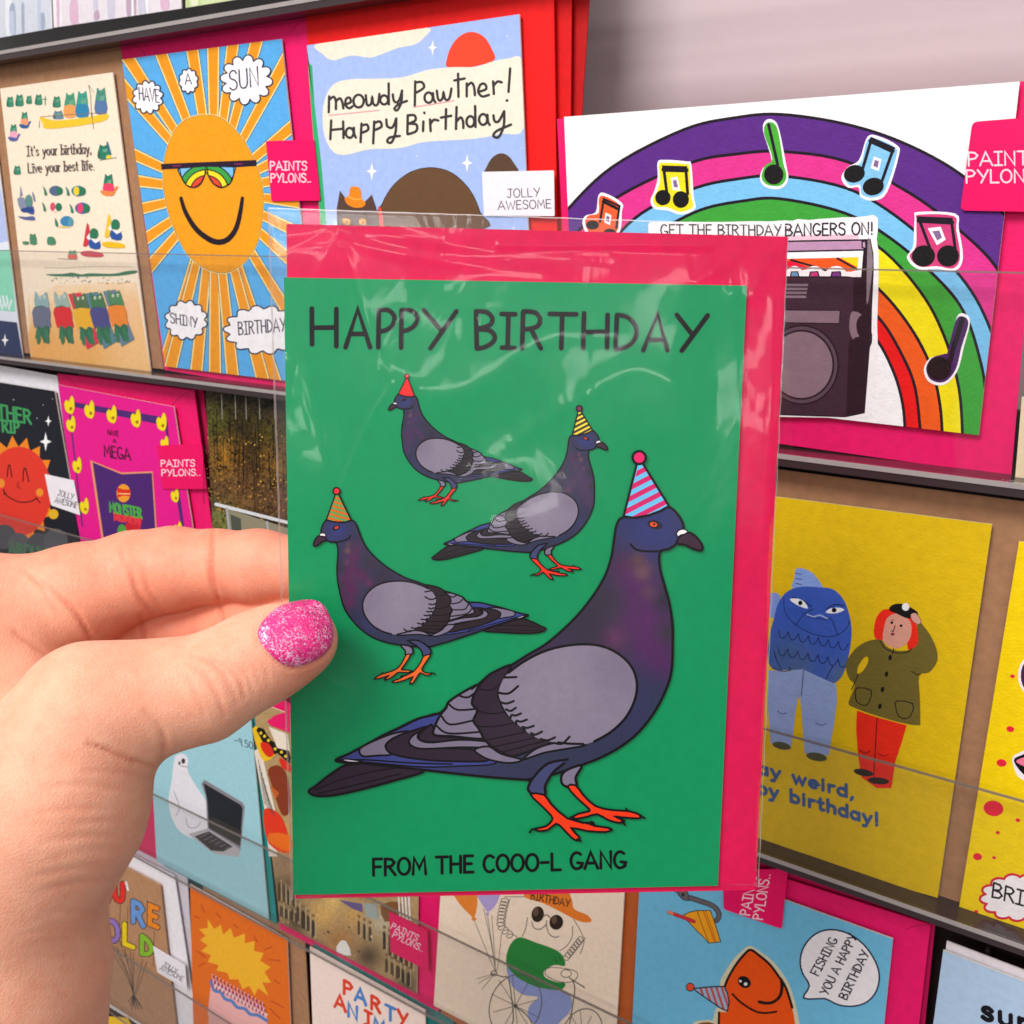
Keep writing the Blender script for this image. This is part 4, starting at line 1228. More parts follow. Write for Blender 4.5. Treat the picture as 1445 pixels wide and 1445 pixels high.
for lens in ([(872, 815), (1000, 806), (996, 850), (975, 895), (940, 912), (905, 898), (882, 860)], [(1004, 806), (1136, 795), (1137, 845), (1118, 892), (1078, 912), (1040, 895), (1014, 855)]):
    A.P('7cc4ee', lens, 4, '231722', 1.6)
    lensx = [A.px(t) for t in cat(lens, True, 4)]
    cxx = np.mean(lensx, 0)
    for (c, r) in (('231722', 132), ('3fa648', 126), ('231722', 104), ('f4e32c', 98), ('231722', 76), ('e84a34', 70), ('231722', 48), ('e84a34', 43)):
        ring = oval(1004, 925, r * 1.05, r, 0, 36)
        q = [A.px(t) for t in ring]
        # keep the part of the arc that falls inside the lens
        c_ = clip_poly(q, [tuple(t) for t in lensx])
        if len(c_) >= 3: A.put([tuple(t) for t in c_], c)
    A.L('231722', 1.8, lens + [lens[0]], 0)
A.P('2a1a30', [(785, 797), (1244, 778), (1246, 805), (1130, 812), (1000, 808), (870, 818), (787, 822)], 0, '231722', .8)
A.L('a0306a', 1.2, [(840, 806), (880, 804)], 0); A.L('a0306a', 1.2, [(1140, 797), (1180, 795)], 0)
for (cx, cy, rx, ry, n, txt, a, b, h, w_, src) in ((719, 472, 76, 82, 12, 'HAVE', (678, 484), (776, 498), 62, 1.6, 'A'), (917, 393, 48, 62, 10, 'A', (902, 410), (932, 408), 52, 1.6, 'A'), (1198, 388, 128, 122, 12, 'SUN', (1118, 440), (1260, 415), 92, 2.2, 'A'),
        (905, 178, 105, 98, 12, 'SHINY', (830, 190), (962, 215), 48, 1.7, 'D'), (1280, 225, 195, 120, 14, 'BIRTHDAY', (1160, 250), (1390, 230), 62, 1.8, 'D')):
    A.tr(*CR[src])
    A.part('cloud')
    cloud(A, cx, cy, rx, ry, n, 1.9, 'fbf8fb', '33304a', .22, cx)
    A.T(txt, a, b, h, w_, '33304a', up=(-.06, -1))
A.tr()
brand(A, [(375, 199), (443, 197), (452, 283), (383, 284)], 'p', [('PAINTS', (381, 240), (433, 240), 12, 1.8), ('PYLONS..', (382, 257), (439, 257), 12, 1.8)], -.0009)
A.done()

# --- cat card with red envelopes
RED = 'ee1414'
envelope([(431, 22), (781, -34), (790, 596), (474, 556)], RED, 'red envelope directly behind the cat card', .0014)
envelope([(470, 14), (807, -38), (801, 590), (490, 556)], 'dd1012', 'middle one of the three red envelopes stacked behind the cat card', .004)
envelope([(500, 10), (834, -42), (795, 560), (520, 556)], 'c00c10', 'rearmost of the three red envelopes behind the cat card, beside the pink wall', .0066)  # deeper red puts the shade at the back of the stack into its colour
A = card([(433, 64), (733, 20), (757, 594), (474, 558)], 'a8c0f2', 'pale blue card with a cowboy cat below a red sun', M_SMOOTH, -.0004)
A.tr(*CR['B'])
A.part('inner_leaf')
A.P('38b070', [(113, 225), (118, 300), (140, 320), (150, 500), (185, 800), (208, 1090), (180, 1090), (140, 600)], 0, clip=False)
A.part('cloud')
A.P('f3ead6', [(160, 215), (400, 178), (695, 135), (690, 175), (640, 215), (560, 232), (480, 262), (420, 280), (330, 270), (240, 293), (190, 262)], 4, clip=True)
A.part('sun')
A.P('ef4a30', [(793, 325), (795, 280), (812, 230), (845, 185), (890, 158), (935, 158), (980, 185), (1010, 235), (1025, 290), (940, 320), (860, 330)], 4)
A.part('cloud')
A.P('f3ead6', [(190, 560), (205, 470), (250, 405), (330, 385), (450, 382), (580, 375), (700, 340), (820, 326), (930, 325), (1010, 300), (1090, 285), (1160, 300), (1168, 620), (1060, 650), (940, 672), (800, 682), (680, 690), (560, 720), (420, 725), (300, 752), (240, 735), (200, 660)], 4, clip=True)
HAND = {
 'meowdy': ['222,468 220,545', '222,485 243,470 254,488 255,530', '255,492 274,477 285,494 291,527', '301,507 326,496 322,475 305,480 301,510 320,526 336,516', 'O365,491,25,31', '400,462 405,505 416,512 427,500 431,472 436,502 448,512 460,500 466,456', 'O489,485,19,22', '511,405 512,507', '531,458 536,488 550,497 564,482 576,440', '576,440 572,498 553,535 539,527 560,506 600,490'],
 'Pawtner!': ['640,395 638,516', '640,401 672,399 682,425 645,450', 'O705,474,20,25', '726,452 729,480 738,497', '745,440 751,480 762,488 773,475 777,450 784,478 796,486 808,472 816,430', '848,358 850,470', '830,391 880,381', '890,405 890,468', '890,420 912,402 925,420 930,462', '948,446 984,432 978,408 957,411 946,445 965,468 998,461', '1018,395 1022,456', '1020,416 1040,396 1060,400', '1101,332 1093,446', '1087,487 1085,489'],
 'Happy': ['232,585 228,676', '290,590 292,670', '232,631 290,625', 'O322,645,19,24', '342,620 344,650 352,668', '379,600 375,690', '379,610 406,605 411,630 380,645', '441,590 436,696', '441,597 469,590 476,615 442,632', '500,580 505,613 530,618 548,575', '548,575 545,640 526,690 505,688 516,668 565,660'],
 'Birthday': ['604,560 602,650', '604,560 636,560 641,584 608,600', '608,600 646,605 645,636 604,652', '680,590 678,636', '684,547 685,549', '712,580 715,636', '714,601 730,582 752,585', '790,530 788,626', '765,571 815,562', '841,520 838,626', '839,592 860,570 872,588 874,621', 'O908,590,19,26', '931,515 933,616', 'O970,580,20,26', '991,557 993,590 1002,606', '1020,560 1026,588 1046,588 1072,540', '1072,540 1070,610 1046,664 1020,660 1036,636 1105,605'],
}
for word, strokes in HAND.items():
    A.part('lettering')
    for q in strokes:
        if q[0] == 'O':
            cx, cy, rx, ry = [float(v) for v in q[1:].split(',')]
            A.L('3c3638', 3.7, oval(cx, cy, rx, ry, 0, 18), 0, True)
        else:
            A.L('3c3638', 3.7, [tuple(float(v) for v in p.split(',')) for p in q.split()], 5)
A.part('underline'); A.L('e79aa4', 1.3, [(222, 560), (340, 548), (465, 535)]); A.L('e79aa4', 1.3, [(632, 520), (730, 505), (830, 488)])
A.part('stars')
for x, y, r in ((725, 232, 38), (430, 832, 44), (893, 792, 44), (170, 305, 6), (326, 330, 6), (1088, 176, 8), (648, 757, 7), (235, 812, 6), (1160, 720, 6)):
    sparkle(A, x, y, r)
A.part('hill'); A.P('6a4c33', [(450, 1110), (480, 990), (530, 905), (600, 845), (670, 818), (740, 815), (810, 835), (870, 880), (920, 945), (955, 1030), (970, 1110)], 4, '3a2c22', 1)
A.part('hill'); A.P('5c4433', [(985, 850), (990, 805), (1015, 765), (1050, 745), (1085, 752), (1115, 785), (1140, 850)], 4)
A.part('cat')
A.P('5a4238', [(262, 1100), (258, 1020), (275, 925), (318, 985), (390, 985), (430, 945), (452, 1010), (455, 1100)], 0)
A.P('f2a53a', [(288, 1065), (305, 1058), (325, 1070), (318, 1090), (295, 1085)], 2); A.P('f2a53a', [(368, 1070), (385, 1060), (402, 1072), (395, 1092), (372, 1088)], 2)
A.P('2a1c18', oval(308, 1078, 6)); A.P('2a1c18', oval(388, 1080, 6)); A.P('e8433c', [(460, 1000), (475, 1010), (490, 1100), (470, 1100)], 0)
A.part('cowboy_hat')
A.P('f28a1e', [(298, 962), (318, 950), (325, 912), (350, 905), (375, 918), (380, 962), (400, 985), (385, 1005), (345, 1008), (310, 990)], 3); A.L('f8b050', 1.6, [(318, 955), (350, 968), (382, 965)])
A.tr()
brand(A, [(680, 242.5), (781.5, 240.5), (782.5, 305), (683, 304)], 'j', [('JOLLY', (716, 279), (762, 277), 12, 1.25), ('AWESOME', (703, 296), (778, 293.5), 12, 1.25)], -.0009)
A.done()

# --- rainbow card
envelope([(786, 168), (1474, 112), (1427, 672), (806, 585)], PINK, 'large pink envelope behind the rainbow boombox card')
RQ = [(796, 165), (1439, 115), (1381, 614), (812, 548)]
A = card(RQ, 'fcfafa', 'white textured card of a rainbow with music notes over a black boombox', M_TEXT, -.0004)
A.tr(*CR['C'])
BL_ = '1c1420'
bands = [('5c2a86', [(-260, 1330), (-230, 1060), (-120, 830), (30, 652), (180, 508), (400, 393), (560, 356), (700, 346), (900, 376), (1080, 435), (1250, 528), (1385, 652), (1480, 800), (1550, 1000), (1600, 1340)]),
         ('e2358f', [(-160, 1330), (-130, 1100), (-30, 850), (90, 690), (210, 592), (420, 495), (560, 468), (700, 460), (900, 490), (1100, 590), (1250, 702), (1360, 812), (1430, 950), (1480, 1120), (1500, 1340)]),
         ('7cc4f0', [(-60, 1330), (-30, 1120), (60, 900), (160, 760), (270, 650), (430, 574), (560, 545), (700, 535), (900, 572), (1050, 655), (1200, 785), (1300, 910), (1365, 1060), (1400, 1200), (1410, 1340)]),
         ('3da43a', [(30, 1330), (60, 1140), (130, 950), (220, 800), (320, 710), (450, 640), (580, 612), (700, 605), (900, 650), (1050, 735), (1200, 868), (1270, 965), (1312, 1090), (1332, 1200), (1335, 1340)]),
         ('f6e412', [(120, 1330), (150, 1150), (220, 980), (310, 850), (420, 760), (560, 700), (700, 685), (850, 690), (1000, 752), (1130, 890), (1205, 1030), (1250, 1190), (1262, 1345)]),
         ('f4601a', [(200, 1330), (230, 1170), (290, 1030), (380, 900), (480, 820), (600, 775), (720, 760), (870, 785), (1000, 880), (1100, 1000), (1165, 1125), (1192, 1240), (1200, 1345)]),
         ('ee1616', [(270, 1330), (300, 1190), (360, 1060), (440, 950), (540, 880), (640, 845), (740, 840), (880, 870), (1000, 968), (1072, 1080), (1116, 1190), (1134, 1345)]),
         ('fcfafa', [(340, 1330), (370, 1220), (420, 1110), (500, 1010), (590, 950), (680, 925), (770, 925), (900, 960), (990, 1030), (1048, 1135), (1078, 1240), (1086, 1345)])]
A.part('rainbow')
for c, p in bands:
    q = [tuple(t) for t in cat(p, False, 6)]
    A.P(BL_, q, 0, clip=True)
    cx_, cy_ = 670, 1400
    A.P(c, [(cx_ + (x - cx_) * (1 - 9.5 / math.hypot(x - cx_, y - cy_)), cy_ + (y - cy_) * (1 - 9.5 / math.hypot(x - cx_, y - cy_))) for x, y in q], 0, clip=True)
def note(outline, col, heads, frame, inner=None):
    A.part('music_note')
    A.P('fbf6f8', [(np.mean([p[0] for p in outline]) + (x - np.mean([p[0] for p in outline])) * 1.0, y) for x, y in outline], 4)
    c = np.mean(np.array(outline), 0)
    A.P(col, [c + (np.array(p) - c) * (1 - 9 / np.hypot(*(np.array(p) - c))) for p in outline], 4)
    for st, w_ in frame: A.L(BL_, w_ * 1.45, st, 0)
    for h in heads: A.P('161214', oval(*h))
    if inner:
        A.P('fbf6f8', inner)
        c = np.mean(np.array(inner), 0)
        A.P('8a6a94' if len(inner) < 5 else col, [c + (np.array(p) - c) * .55 for p in inner])
note([(92, 690), (100, 662), (132, 650), (140, 600), (160, 592), (212, 622), (212, 650), (200, 720), (120, 730)], 'f06030', [(122, 690, 20, 14), (175, 715, 20, 14)], [([(145, 680), (157, 610), (205, 632), (195, 700)], 2.2), ([(155, 618), (203, 642)], 3)], [(162, 652), (180, 660), (176, 690), (158, 682)])
note([(300, 615), (312, 585), (322, 545), (322, 497), (345, 490), (410, 495), (425, 505), (432, 600), (437, 640), (395, 658), (350, 645), (312, 640)], 'f4e420', [(338, 606, 24, 24, 0), (393, 612, 25, 26, 0)], [([(350, 590), (340, 512), (408, 514), (414, 595)], 3), ([(340, 520), (410, 522)], 4.5)], [(362, 545), (382, 542), (392, 585), (368, 582)])
note([(636, 550), (645, 515), (672, 495), (645, 400), (655, 368), (680, 370), (695, 400), (715, 500), (722, 550), (700, 578), (655, 575)], '4cb038', [(678, 535, 30, 31, 0)], [([(662, 382), (690, 505)], 3)])
note([(885, 545), (905, 512), (940, 490), (965, 420), (1000, 418), (1055, 445), (1062, 475), (1025, 590), (985, 615), (945, 605), (938, 575), (905, 575)], '86c8f0', [(925, 533, 33, 27, -15), (983, 572, 33, 27, -15)], [([(950, 520), (978, 425), (1045, 455), (1008, 560)], 3), ([(975, 432), (1042, 463)], 4.5)], [(985, 480), (1008, 488), (1000, 525), (975, 515)])
note([(1086, 790), (1105, 755), (1110, 670), (1120, 650), (1235, 655), (1245, 700), (1258, 790), (1235, 830), (1180, 825), (1120, 825)], 'd8407c', [(1137, 785, 36, 33, -10), (1212, 785, 34, 33, -10)], [([(1160, 770), (1122, 668), (1222, 672), (1236, 775)], 3), ([(1122, 676), (1224, 682)], 4.5)], [(1150, 700), (1190, 695), (1205, 735), (1178, 752)])
note([(1138, 1135), (1155, 1100), (1195, 1088), (1215, 1085), (1238, 975), (1262, 962), (1280, 985), (1262, 1060), (1240, 1140), (1200, 1180), (1155, 1172)], '4a2560', [(1185, 1130, 38, 36, -10)], [([(1256, 980), (1215, 1115)], 5)])
A.part('boombox')
A.tr(*CR['ba'])
A.P('fdf8fa', [(-1580, 330), (-1560, 300), (-900, 300), (-600, 300), (-300, 290), (0, 292), (150, 280), (260, 285), (330, 262), (460, 275), (600, 262), (760, 252), (900, 240), (1060, 240), (1200, 225), (1290, 212), (1345, 250), (1345, 400), (1330, 520), (1355, 700), (1350, 1200), (1335, 1600), (1345, 1900), (1310, 2100), (1300, 2500), (1265, 2760), (1100, 2800), (-1100, 2760), (-1100, 560), (-1580, 540)], 0)
A.P('f2c8d8', [(-900, 480), (1100, 460), (1100, 545), (-900, 560)], 0)
A.P('bf92b4', [(-900, 565), (1245, 528), (1250, 655), (-900, 700)], 0, BL_, 2.4)
A.P('f4581a', [(-900, 790), (860, 755), (1100, 745), (1078, 915), (1000, 935), (240, 900), (-900, 920)], 0)
A.P('f6d412', [(870, 758), (1100, 745), (1090, 880)], 0); A.L(BL_, 3, [(830, 765), (1080, 905)], 0)
A.P('e8123c', [(100, 790), (260, 800), (460, 880), (400, 915), (100, 900)], 0); A.L(BL_, 3, [(240, 785), (540, 870), (680, 915)], 0)
for (x, ww, c) in ((285, 130, '6a9ac0'), (535, 150, 'c8407a'), (815, 160, '7a3a86')):
    A.P('fdf4f6', oval(x, 985, ww * .85, 125, 0, 20)); A.P(BL_, [(x - ww * .38, 930), (x + ww * .34, 925), (x + ww * .5, 1010), (x - ww * .5, 1010)], 0); A.P(c, [(x - ww * .26, 942), (x + ww * .24, 938), (x + ww * .36, 1010), (x - ww * .38, 1010)], 0)
A.P('fdf4f6', [(880, 960), (1100, 945), (1090, 1020), (880, 1010)], 0)
A.P('3a2634', [(-900, 1000), (950, 1000), (1030, 1010), (1140, 1010), (1180, 540), (1245, 525), (1280, 700), (1285, 900), (1262, 1400), (1255, 1700), (1265, 1740), (1262, 1830), (1235, 1900), (1170, 2730), (930, 2780), (600, 2770), (-900, 2720)], 0, BL_, 2)
A.P('241420', [(1030, 1020), (1150, 1020), (1180, 560), (1210, 560), (1205, 1280), (1250, 1360), (1240, 1900), (1170, 2720), (940, 2770), (970, 1900), (1030, 1400)], 0)
A.P('8a7a80', [(1215, 545), (1248, 560), (1276, 720), (1278, 880), (1225, 1290), (1200, 1280)], 3)
A.P('c8a0b8', [(1145, 548), (1192, 545), (1190, 645), (1145, 620)], 0, BL_, 2)
for k in range(4): A.P('8a7480', [(-100, 1085 + 50 * k), (458 - 8 * k, 1088 + 50 * k), (455 - 8 * k, 1118 + 50 * k), (-100, 1118 + 50 * k)], 0)
A.tr(*CR['bb'])
A.P('8a707c', [(-200, 62), (865, 72), (855, 240), (-200, 222)], 0, '241420', 1.6)
A.P('8a707c', [(1020, 82), (1140, 125), (1090, 185), (1072, 270), (1085, 360), (1110, 405), (1060, 412), (1025, 442), (985, 330), (985, 200)], 2)
A.P('241420', oval(1165, 265, 95, 140)); A.P('5a4654', oval(375, 765, 465, 500, 0, 40), 0, '1a0e18', 2.2); A.P('8a707c', oval(370, 765, 408, 435, 0, 40), 0, '1a0e18', 2.6)
A.part('lettering')
A.tr(*CR['ba'])
A.T('GET THE BIRTHDAY', (-1420, 470), (115, 470), 135, 1.9, '2a2430', up=(-.02, -1)); A.T('BANGERS ON!', (165, 478), (1285, 455), 150, 2.3, '2a2430', up=(0, -1))
A.tr()
brand(A, [(1372, 172), (1520, 160), (1510, 300), (1355, 297)], 'p', [('PAINTS', (1366, 234), (1468, 232), 19, 2.5), ('PYLONS..', (1363, 258), (1476, 257), 18, 2.5)], -.0012, 8)
A.done()
A = card([(1442, 560), (1600, 575), (1580, 700), (1432, 680)], 'efd8b4', 'cream card at the right end of the second tier past the pink envelope', None, -.0008)
A.done()

# --- third tier
envelope([(-76, 502), (80, 530), (140, 872), (-30, 842)], 'f1eef4', 'white envelope behind the dark space card with the red sun')
A = card([(-72, 528), (77, 552), (132, 870), (-30, 842)], '1c1e28', 'black space card with a smiling red sun and green lettering', M_SMOOTH, -.0002)
A.tr(*CR['D'])
A.part('sun')
pts = []
for k in range(18):
    t = 2 * math.pi * k / 18 + .1
    for (r, dt) in ((1.0, 0), (.8, .17)):
        pts.append((75 + 205 * r * math.cos(t + dt), 1010 + 272 * r * math.sin(t + dt)))
A.P('f28a1e', pts, 2)
A.P('e63a2a', oval(90, 1010, 160, 218, 0, 36)); A.P('f2902c', oval(5, 970, 18, 22)); A.P('f2902c', oval(193, 1015, 18, 20))
A.L(INK, 1.6, [(35, 940), (40, 890), (48, 885), (58, 940)]); A.L(INK, 1.6, [(112, 960), (115, 905), (125, 902), (140, 962)]); A.L(INK, 1.1, [(90, 965), (85, 985), (98, 995)])
A.L(INK, 1.6, [(20, 1012), (40, 1035), (90, 1060), (140, 1060), (178, 1045)]); A.L(INK, 1.6, [(18, 1000), (22, 1025)], 0); A.L(INK, 1.6, [(175, 1040), (195, 1065)], 0)
A.part('stars')
for x, y, r in ((235, 668, 26), (222, 768, 46), (66, 565, 5), (180, 655, 5), (210, 590, 4), (255, 560, 4)): sparkle(A, x, y, r)
A.part('planets')
for x, y, r, c in ((260, 1120, 24, 'e8b428'), (20, 1230, 60, '4a4a50'), (90, 1265, 55, '55555c'), (190, 1270, 60, '4a4a50'), (270, 1250, 60, '55555c')): A.P(c, oval(x, y, r))
A.part('lettering'); A.T('ANOTHER', (-150, 628), (152, 682), 66, 3.2, '3f9a5a', up=(-.05, -1))
A.part('lettering'); A.T('TRIP', (-20, 715), (95, 728), 55, 3.2, '3f9a5a', up=(-.05, -1))
A.part('lettering'); A.T('AROUND', (45, 1310), (260, 1345), 55, 2.4, '3f7a4a', up=(-.05, -1))
A.tr()
brand(A, [(63, 669), (104, 678), (113, 727), (72, 713)], 'j', [('JOLLY', (81, 699), (103, 705), 8, .95), ('AWESOME', (77, 709), (108, 717), 8, .95)], -.0009, 1)
A.done()

envelope([(81, 527), (274, 551), (325, 940), (126, 874)], PINK, 'pink envelope behind the bright pink MEGA card', .0016, [[(83, 528), (96, 533), (104, 541), (108, 546)], [(273, 552), (260, 556), (248, 566), (241, 574)]])
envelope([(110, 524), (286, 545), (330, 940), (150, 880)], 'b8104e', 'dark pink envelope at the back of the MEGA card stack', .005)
A = card([(82, 543), (245, 574), (302, 935), (126, 872)], 'e8198c', 'bright pink MEGA card bordered with yellow corn snacks', M_SMOOTH, -.0002)
A.tr(*CR['D'])
A.part('border')
A.P('4f2a72', [(340, 572), (800, 650), (815, 672), (820, 760), (870, 1000), (895, 1180), (880, 1180), (800, 690), (335, 595)], 0); A.L('4f2a72', 2, [(335, 600), (400, 1180)], 0)
for (x, y, s_) in ((338, 590, 1), (435, 612, 1), (543, 635, 1), (660, 655, 1), (785, 672, 1), (345, 682, .9), (375, 882, .9), (410, 1080, .9), (800, 775, .8), (850, 1028, .8), (865, 1190, .8), (545, 1200, .8)):
    A.part('corn_snack')
    A.P('f4dc1e', [(x - 20 * s_, y + 25 * s_), (x - 26 * s_, y - 8 * s_), (x - 14 * s_, y - 25 * s_), (x - 4 * s_, y - 18 * s_), (x + 8 * s_, y - 45 * s_), (x + 20 * s_, y - 30 * s_), (x + 24 * s_, y + 10 * s_), (x + 14 * s_, y + 42 * s_), (x - 5 * s_, y + 40 * s_)], 3, 'a8780e', .5)
    A.P('b07a14', oval(x + 6 * s_, y + 18 * s_, 8 * s_, 9 * s_))
A.part('snack_bag')
A.P('e8986a', [(438, 858), (590, 918), (742, 912), (768, 1280), (500, 1280)], 0); A.P('4c2570', [(450, 868), (590, 926), (738, 920), (760, 1280), (510, 1280)], 0)
A.P('f2a02c', oval(600, 1018, 34, 44)); A.P('e0301e', [(570, 990), (600, 1000), (632, 1000), (634, 1035), (600, 1030), (570, 1040)], 0); A.L('f8e8a0', 1.2, [(575, 1020), (630, 1022)], 0)
A.P('d82a38', [(548, 1110), (600, 1125), (692, 1135), (680, 1200), (630, 1160), (560, 1150)], 0); A.P('cc2030', oval(640, 1195, 36, 40)); A.P('4aa03a', oval(592, 1205, 22, 36))
A.part('lettering'); A.T('MONSTER', (535, 1108), (690, 1140), 48, 2.6, '4cae3c', up=(-.1, -1)); A.T('MUNCH', (555, 1150), (680, 1172), 30, 1.8, 'e8404a', up=(-.1, -1))
A.part('lettering'); A.T('HAVE', (524, 735), (578, 742), 26, 1.0, '2a1420', up=(-.1, -1))
A.part('lettering'); A.T('A', (550, 772), (566, 775), 20, 1.0, '2a1420', up=(-.1, -1))
A.part('lettering'); A.T('MEGA', (508, 840), (636, 858), 56, 1.9, '2a1420', up=(-.1, -1))
A.tr()
brand(A, [(221.5, 629), (284.5, 626), (292, 690), (229, 690)], 'p', [('PAINTS', (227, 658.5), (275, 658), 9, 1.4), ('PYLONS..', (228, 671.5), (283, 671), 9, 1.4)], -.0009, 1)
A.done()

# forest photograph card
A = card([(290, 545), (500, 573), (545, 1016), (309, 935)], '4a3d2c', 'photo card of an autumn forest with a pale handrail', M_SMOOTH, -.0002, '2a2420')
A.part('forest')
random.seed(11)
bl = [(330, 560, 26, '1c1c1c'), (380, 565, 30, '2a2a2a'), (310, 600, 30, '5a5a20'), (345, 600, 30, '3a3018'), (380, 610, 26, '51481c'), (320, 650, 26, 'b07a28'), (360, 660, 30, '5a3f22'), (390, 655, 24, '8a6428'), (340, 700, 30, '7a5530'), (395, 710, 26, '6a4a30'), (315, 735, 22, '7a8040')]
A.G([(290, 545), (500, 573), (545, 1016), (309, 935)], blob_fn('4a3a28', bl, .35), 0, 3.2)
for k in range(1500):
    x, y = random.uniform(292, 425), random.uniform(548, 745)
    u = (y - 548) / 200 + random.uniform(-.08, .08)
    c = random.choice(['1a1814', '2c281a', '4a4620', '3a3530', '241f1a'] if u < .24 else ['3a2c18', '5f5424', '4a421c', '1e1a14', '6a5a30', '332a1e'] if u < .5 else ['b8853a', '7a5a2c', '4a3420', '6a5230', '2a2018', '5a4630', '8a6c3c', '3a2c1e'])
    s_ = random.uniform(.6, 1.9)
    A.P(c, oval(x, y, s_, s_ * random.uniform(.4, 1.3), random.uniform(0, 180), 5), clip=True)
for k in range(60):
    x, y = random.uniform(292, 425), random.uniform(610, 720)
    A.P('d9a446', oval(x, y, random.uniform(.6, 1.4), None, 0, 5), clip=True)
for k in range(26):
    x = random.uniform(292, 420); y = random.uniform(560, 640)
    A.L('17130f', random.uniform(.6, 1.6), [(x, y), (x + random.uniform(-4, 4), y + random.uniform(30, 90))], 0)
for x in (318, 337, 352, 371, 392): A.L('9a948c', 1.0, [(x, 556), (x + 1, 590)], 0)
A.part('handrail')
A.P('8f8870', [(326, 716), (425, 748), (430, 800), (332, 770)], 0); A.P('4e5248', [(330, 724), (345, 730), (347, 770), (335, 770)], 0)
A.L('d9dadd', 4.6, [(310, 710), (440, 743)], 0); A.L('a8aab0', 3, [(325, 716), (330, 760)], 0); A.L('a8aab0', 3, [(382, 735), (386, 775)], 0)
A.done()

# weird card
envelope([(1020, 652), (1478, 712), (1398, 1292), (985, 1186)], KR, 'wide brown kraft envelope behind the mustard yellow stay weird card')
A = card([(1040, 694), (1400, 740), (1323, 1267), (1008, 1176)], 'e2bc0c', 'mustard yellow stay weird card of a fish man and a red haired figure', M_TEXT, -.0002, 'f0e0a0')
A.tr(*CR['H'])
A.part('fish_figure')
A.P('86a4e4', [(385, 585), (392, 540), (402, 495), (450, 500), (495, 535), (530, 600), (470, 580)], 3)
for y in (520, 543, 566): A.L('2a3a6a', 1.1, [(398, y - 4), (425, y + 2)], 0)
A.P('7f9ce0', [(280, 610), (330, 620), (300, 720), (275, 700)], 2)
A.G([(300, 720), (320, 650), (360, 600), (420, 578), (500, 580), (570, 590), (620, 640), (648, 720), (655, 800), (640, 900), (610, 990), (560, 1022), (500, 990), (430, 960), (360, 960), (295, 955), (270, 900), (280, 800)], blob_fn('3c5ec0', [(1130, 860, 34, '3558b8'), (1120, 940, 26, '55709a'), (1190, 955, 22, '55709a'), (1110, 925, 30, '44629c')], .03), 5, 6)
D_ = '1d2a5a'
A.L(D_, 1.2, [(345, 630), (350, 690), (390, 745), (480, 795), (570, 805), (630, 770), (645, 735)]); A.L(D_, 1.2, [(398, 755), (440, 700), (480, 680)], 3); A.L(D_, 1.2, [(590, 800), (570, 740), (555, 720)], 3)
A.L(D_, 1.8, [(385, 628), (430, 640), (470, 668)]); A.L(D_, 1.8, [(540, 678), (580, 660), (620, 665)])
A.P('f2f4fa', [(372, 634), (410, 632), (440, 648), (455, 678), (420, 668), (390, 652)], 2); A.P(INK, oval(420, 652, 10, 11)); A.P('f2f4fa', [(535, 695), (560, 676), (600, 674), (622, 684), (590, 698), (560, 700)], 2); A.P(INK, oval(575, 685, 11, 11))
A.L('9ab4ea', 2.2, [(452, 705), (480, 715), (510, 708), (545, 725)]); A.L(D_, 1.2, [(455, 712), (490, 722), (548, 728)])
for (y0, x0, n_) in ((775, 320, 7), (855, 318, 7)):
    for k in range(n_):
        xa = x0 + k * 46; yy = y0 + k * 9
        A.L(D_, 1.2, [(xa, yy), (xa + 8, yy + 32), (xa + 28, yy + 36), (xa + 44, yy + 10)], 3)
A.L(D_, 1.2, [(300, 870), (310, 910), (335, 960)]); A.L(D_, 1.2, [(570, 940), (545, 985), (532, 1010)])
A.P('93a9dc', [(275, 960), (300, 962), (370, 962), (432, 955), (505, 990), (585, 1025), (588, 1100), (575, 1200), (550, 1350), (440, 1340), (430, 1200), (420, 1080), (408, 1090), (398, 1150), (380, 1310), (285, 1295), (270, 1100)], 1)
A.L(D_, 1.1, [(435, 960), (425, 1078)], 0); A.L(D_, 1, [(315, 1145), (335, 1160), (358, 1155)]); A.L(D_, 1, [(490, 1200), (515, 1212), (540, 1205)]); A.L(D_, 1.1, [(295, 950), (335, 965), (375, 960), (370, 945)])
A.P('4a4c2a', oval(335, 1306, 43, 17, 12)); A.P('4a4c2a', oval(495, 1357, 48, 19, 10))
A.part('red_haired_figure')
A.P('ee2a16', [(828, 680), (790, 690), (765, 730), (757, 790), (770, 820), (800, 820), (850, 760), (900, 740), (912, 860), (940, 862), (965, 830), (960, 780), (940, 720), (910, 700)], 3)
A.P('dc9c88', [(805, 760), (820, 720), (860, 700), (910, 720), (930, 760), (920, 820), (880, 855), (840, 855), (800, 825)], 4)
A.P('ee2a16', [(860, 700), (900, 715), (935, 740), (930, 700), (880, 690)], 2)
A.L(INK, 1.3, [(855, 755), (845, 785), (838, 778)], 0); A.P(INK, oval(840, 742, 7, 6)); A.P(INK, oval(882, 756, 7, 6)); A.P('7a2a2a', oval(843, 795, 9, 6)); A.L(INK, .9, [(835, 730), (850, 730)], 0)
A.P('120e10', [(828, 685), (840, 662), (880, 655), (925, 672), (958, 695), (950, 715), (910, 722), (860, 700)], 4); A.P('f4f0f0', oval(903, 670, 17, 18))
A.P('6f6228', [(790, 820), (735, 825), (680, 855), (640, 905), (628, 945), (645, 1000), (670, 1030), (642, 1105), (660, 1128), (760, 1165), (880, 1200), (960, 1212), (970, 1195), (968, 1080), (965, 985), (1010, 970), (1045, 925), (1048, 880), (1025, 815), (975, 745), (955, 750), (960, 830), (925, 865), (860, 870), (815, 850)], 3)
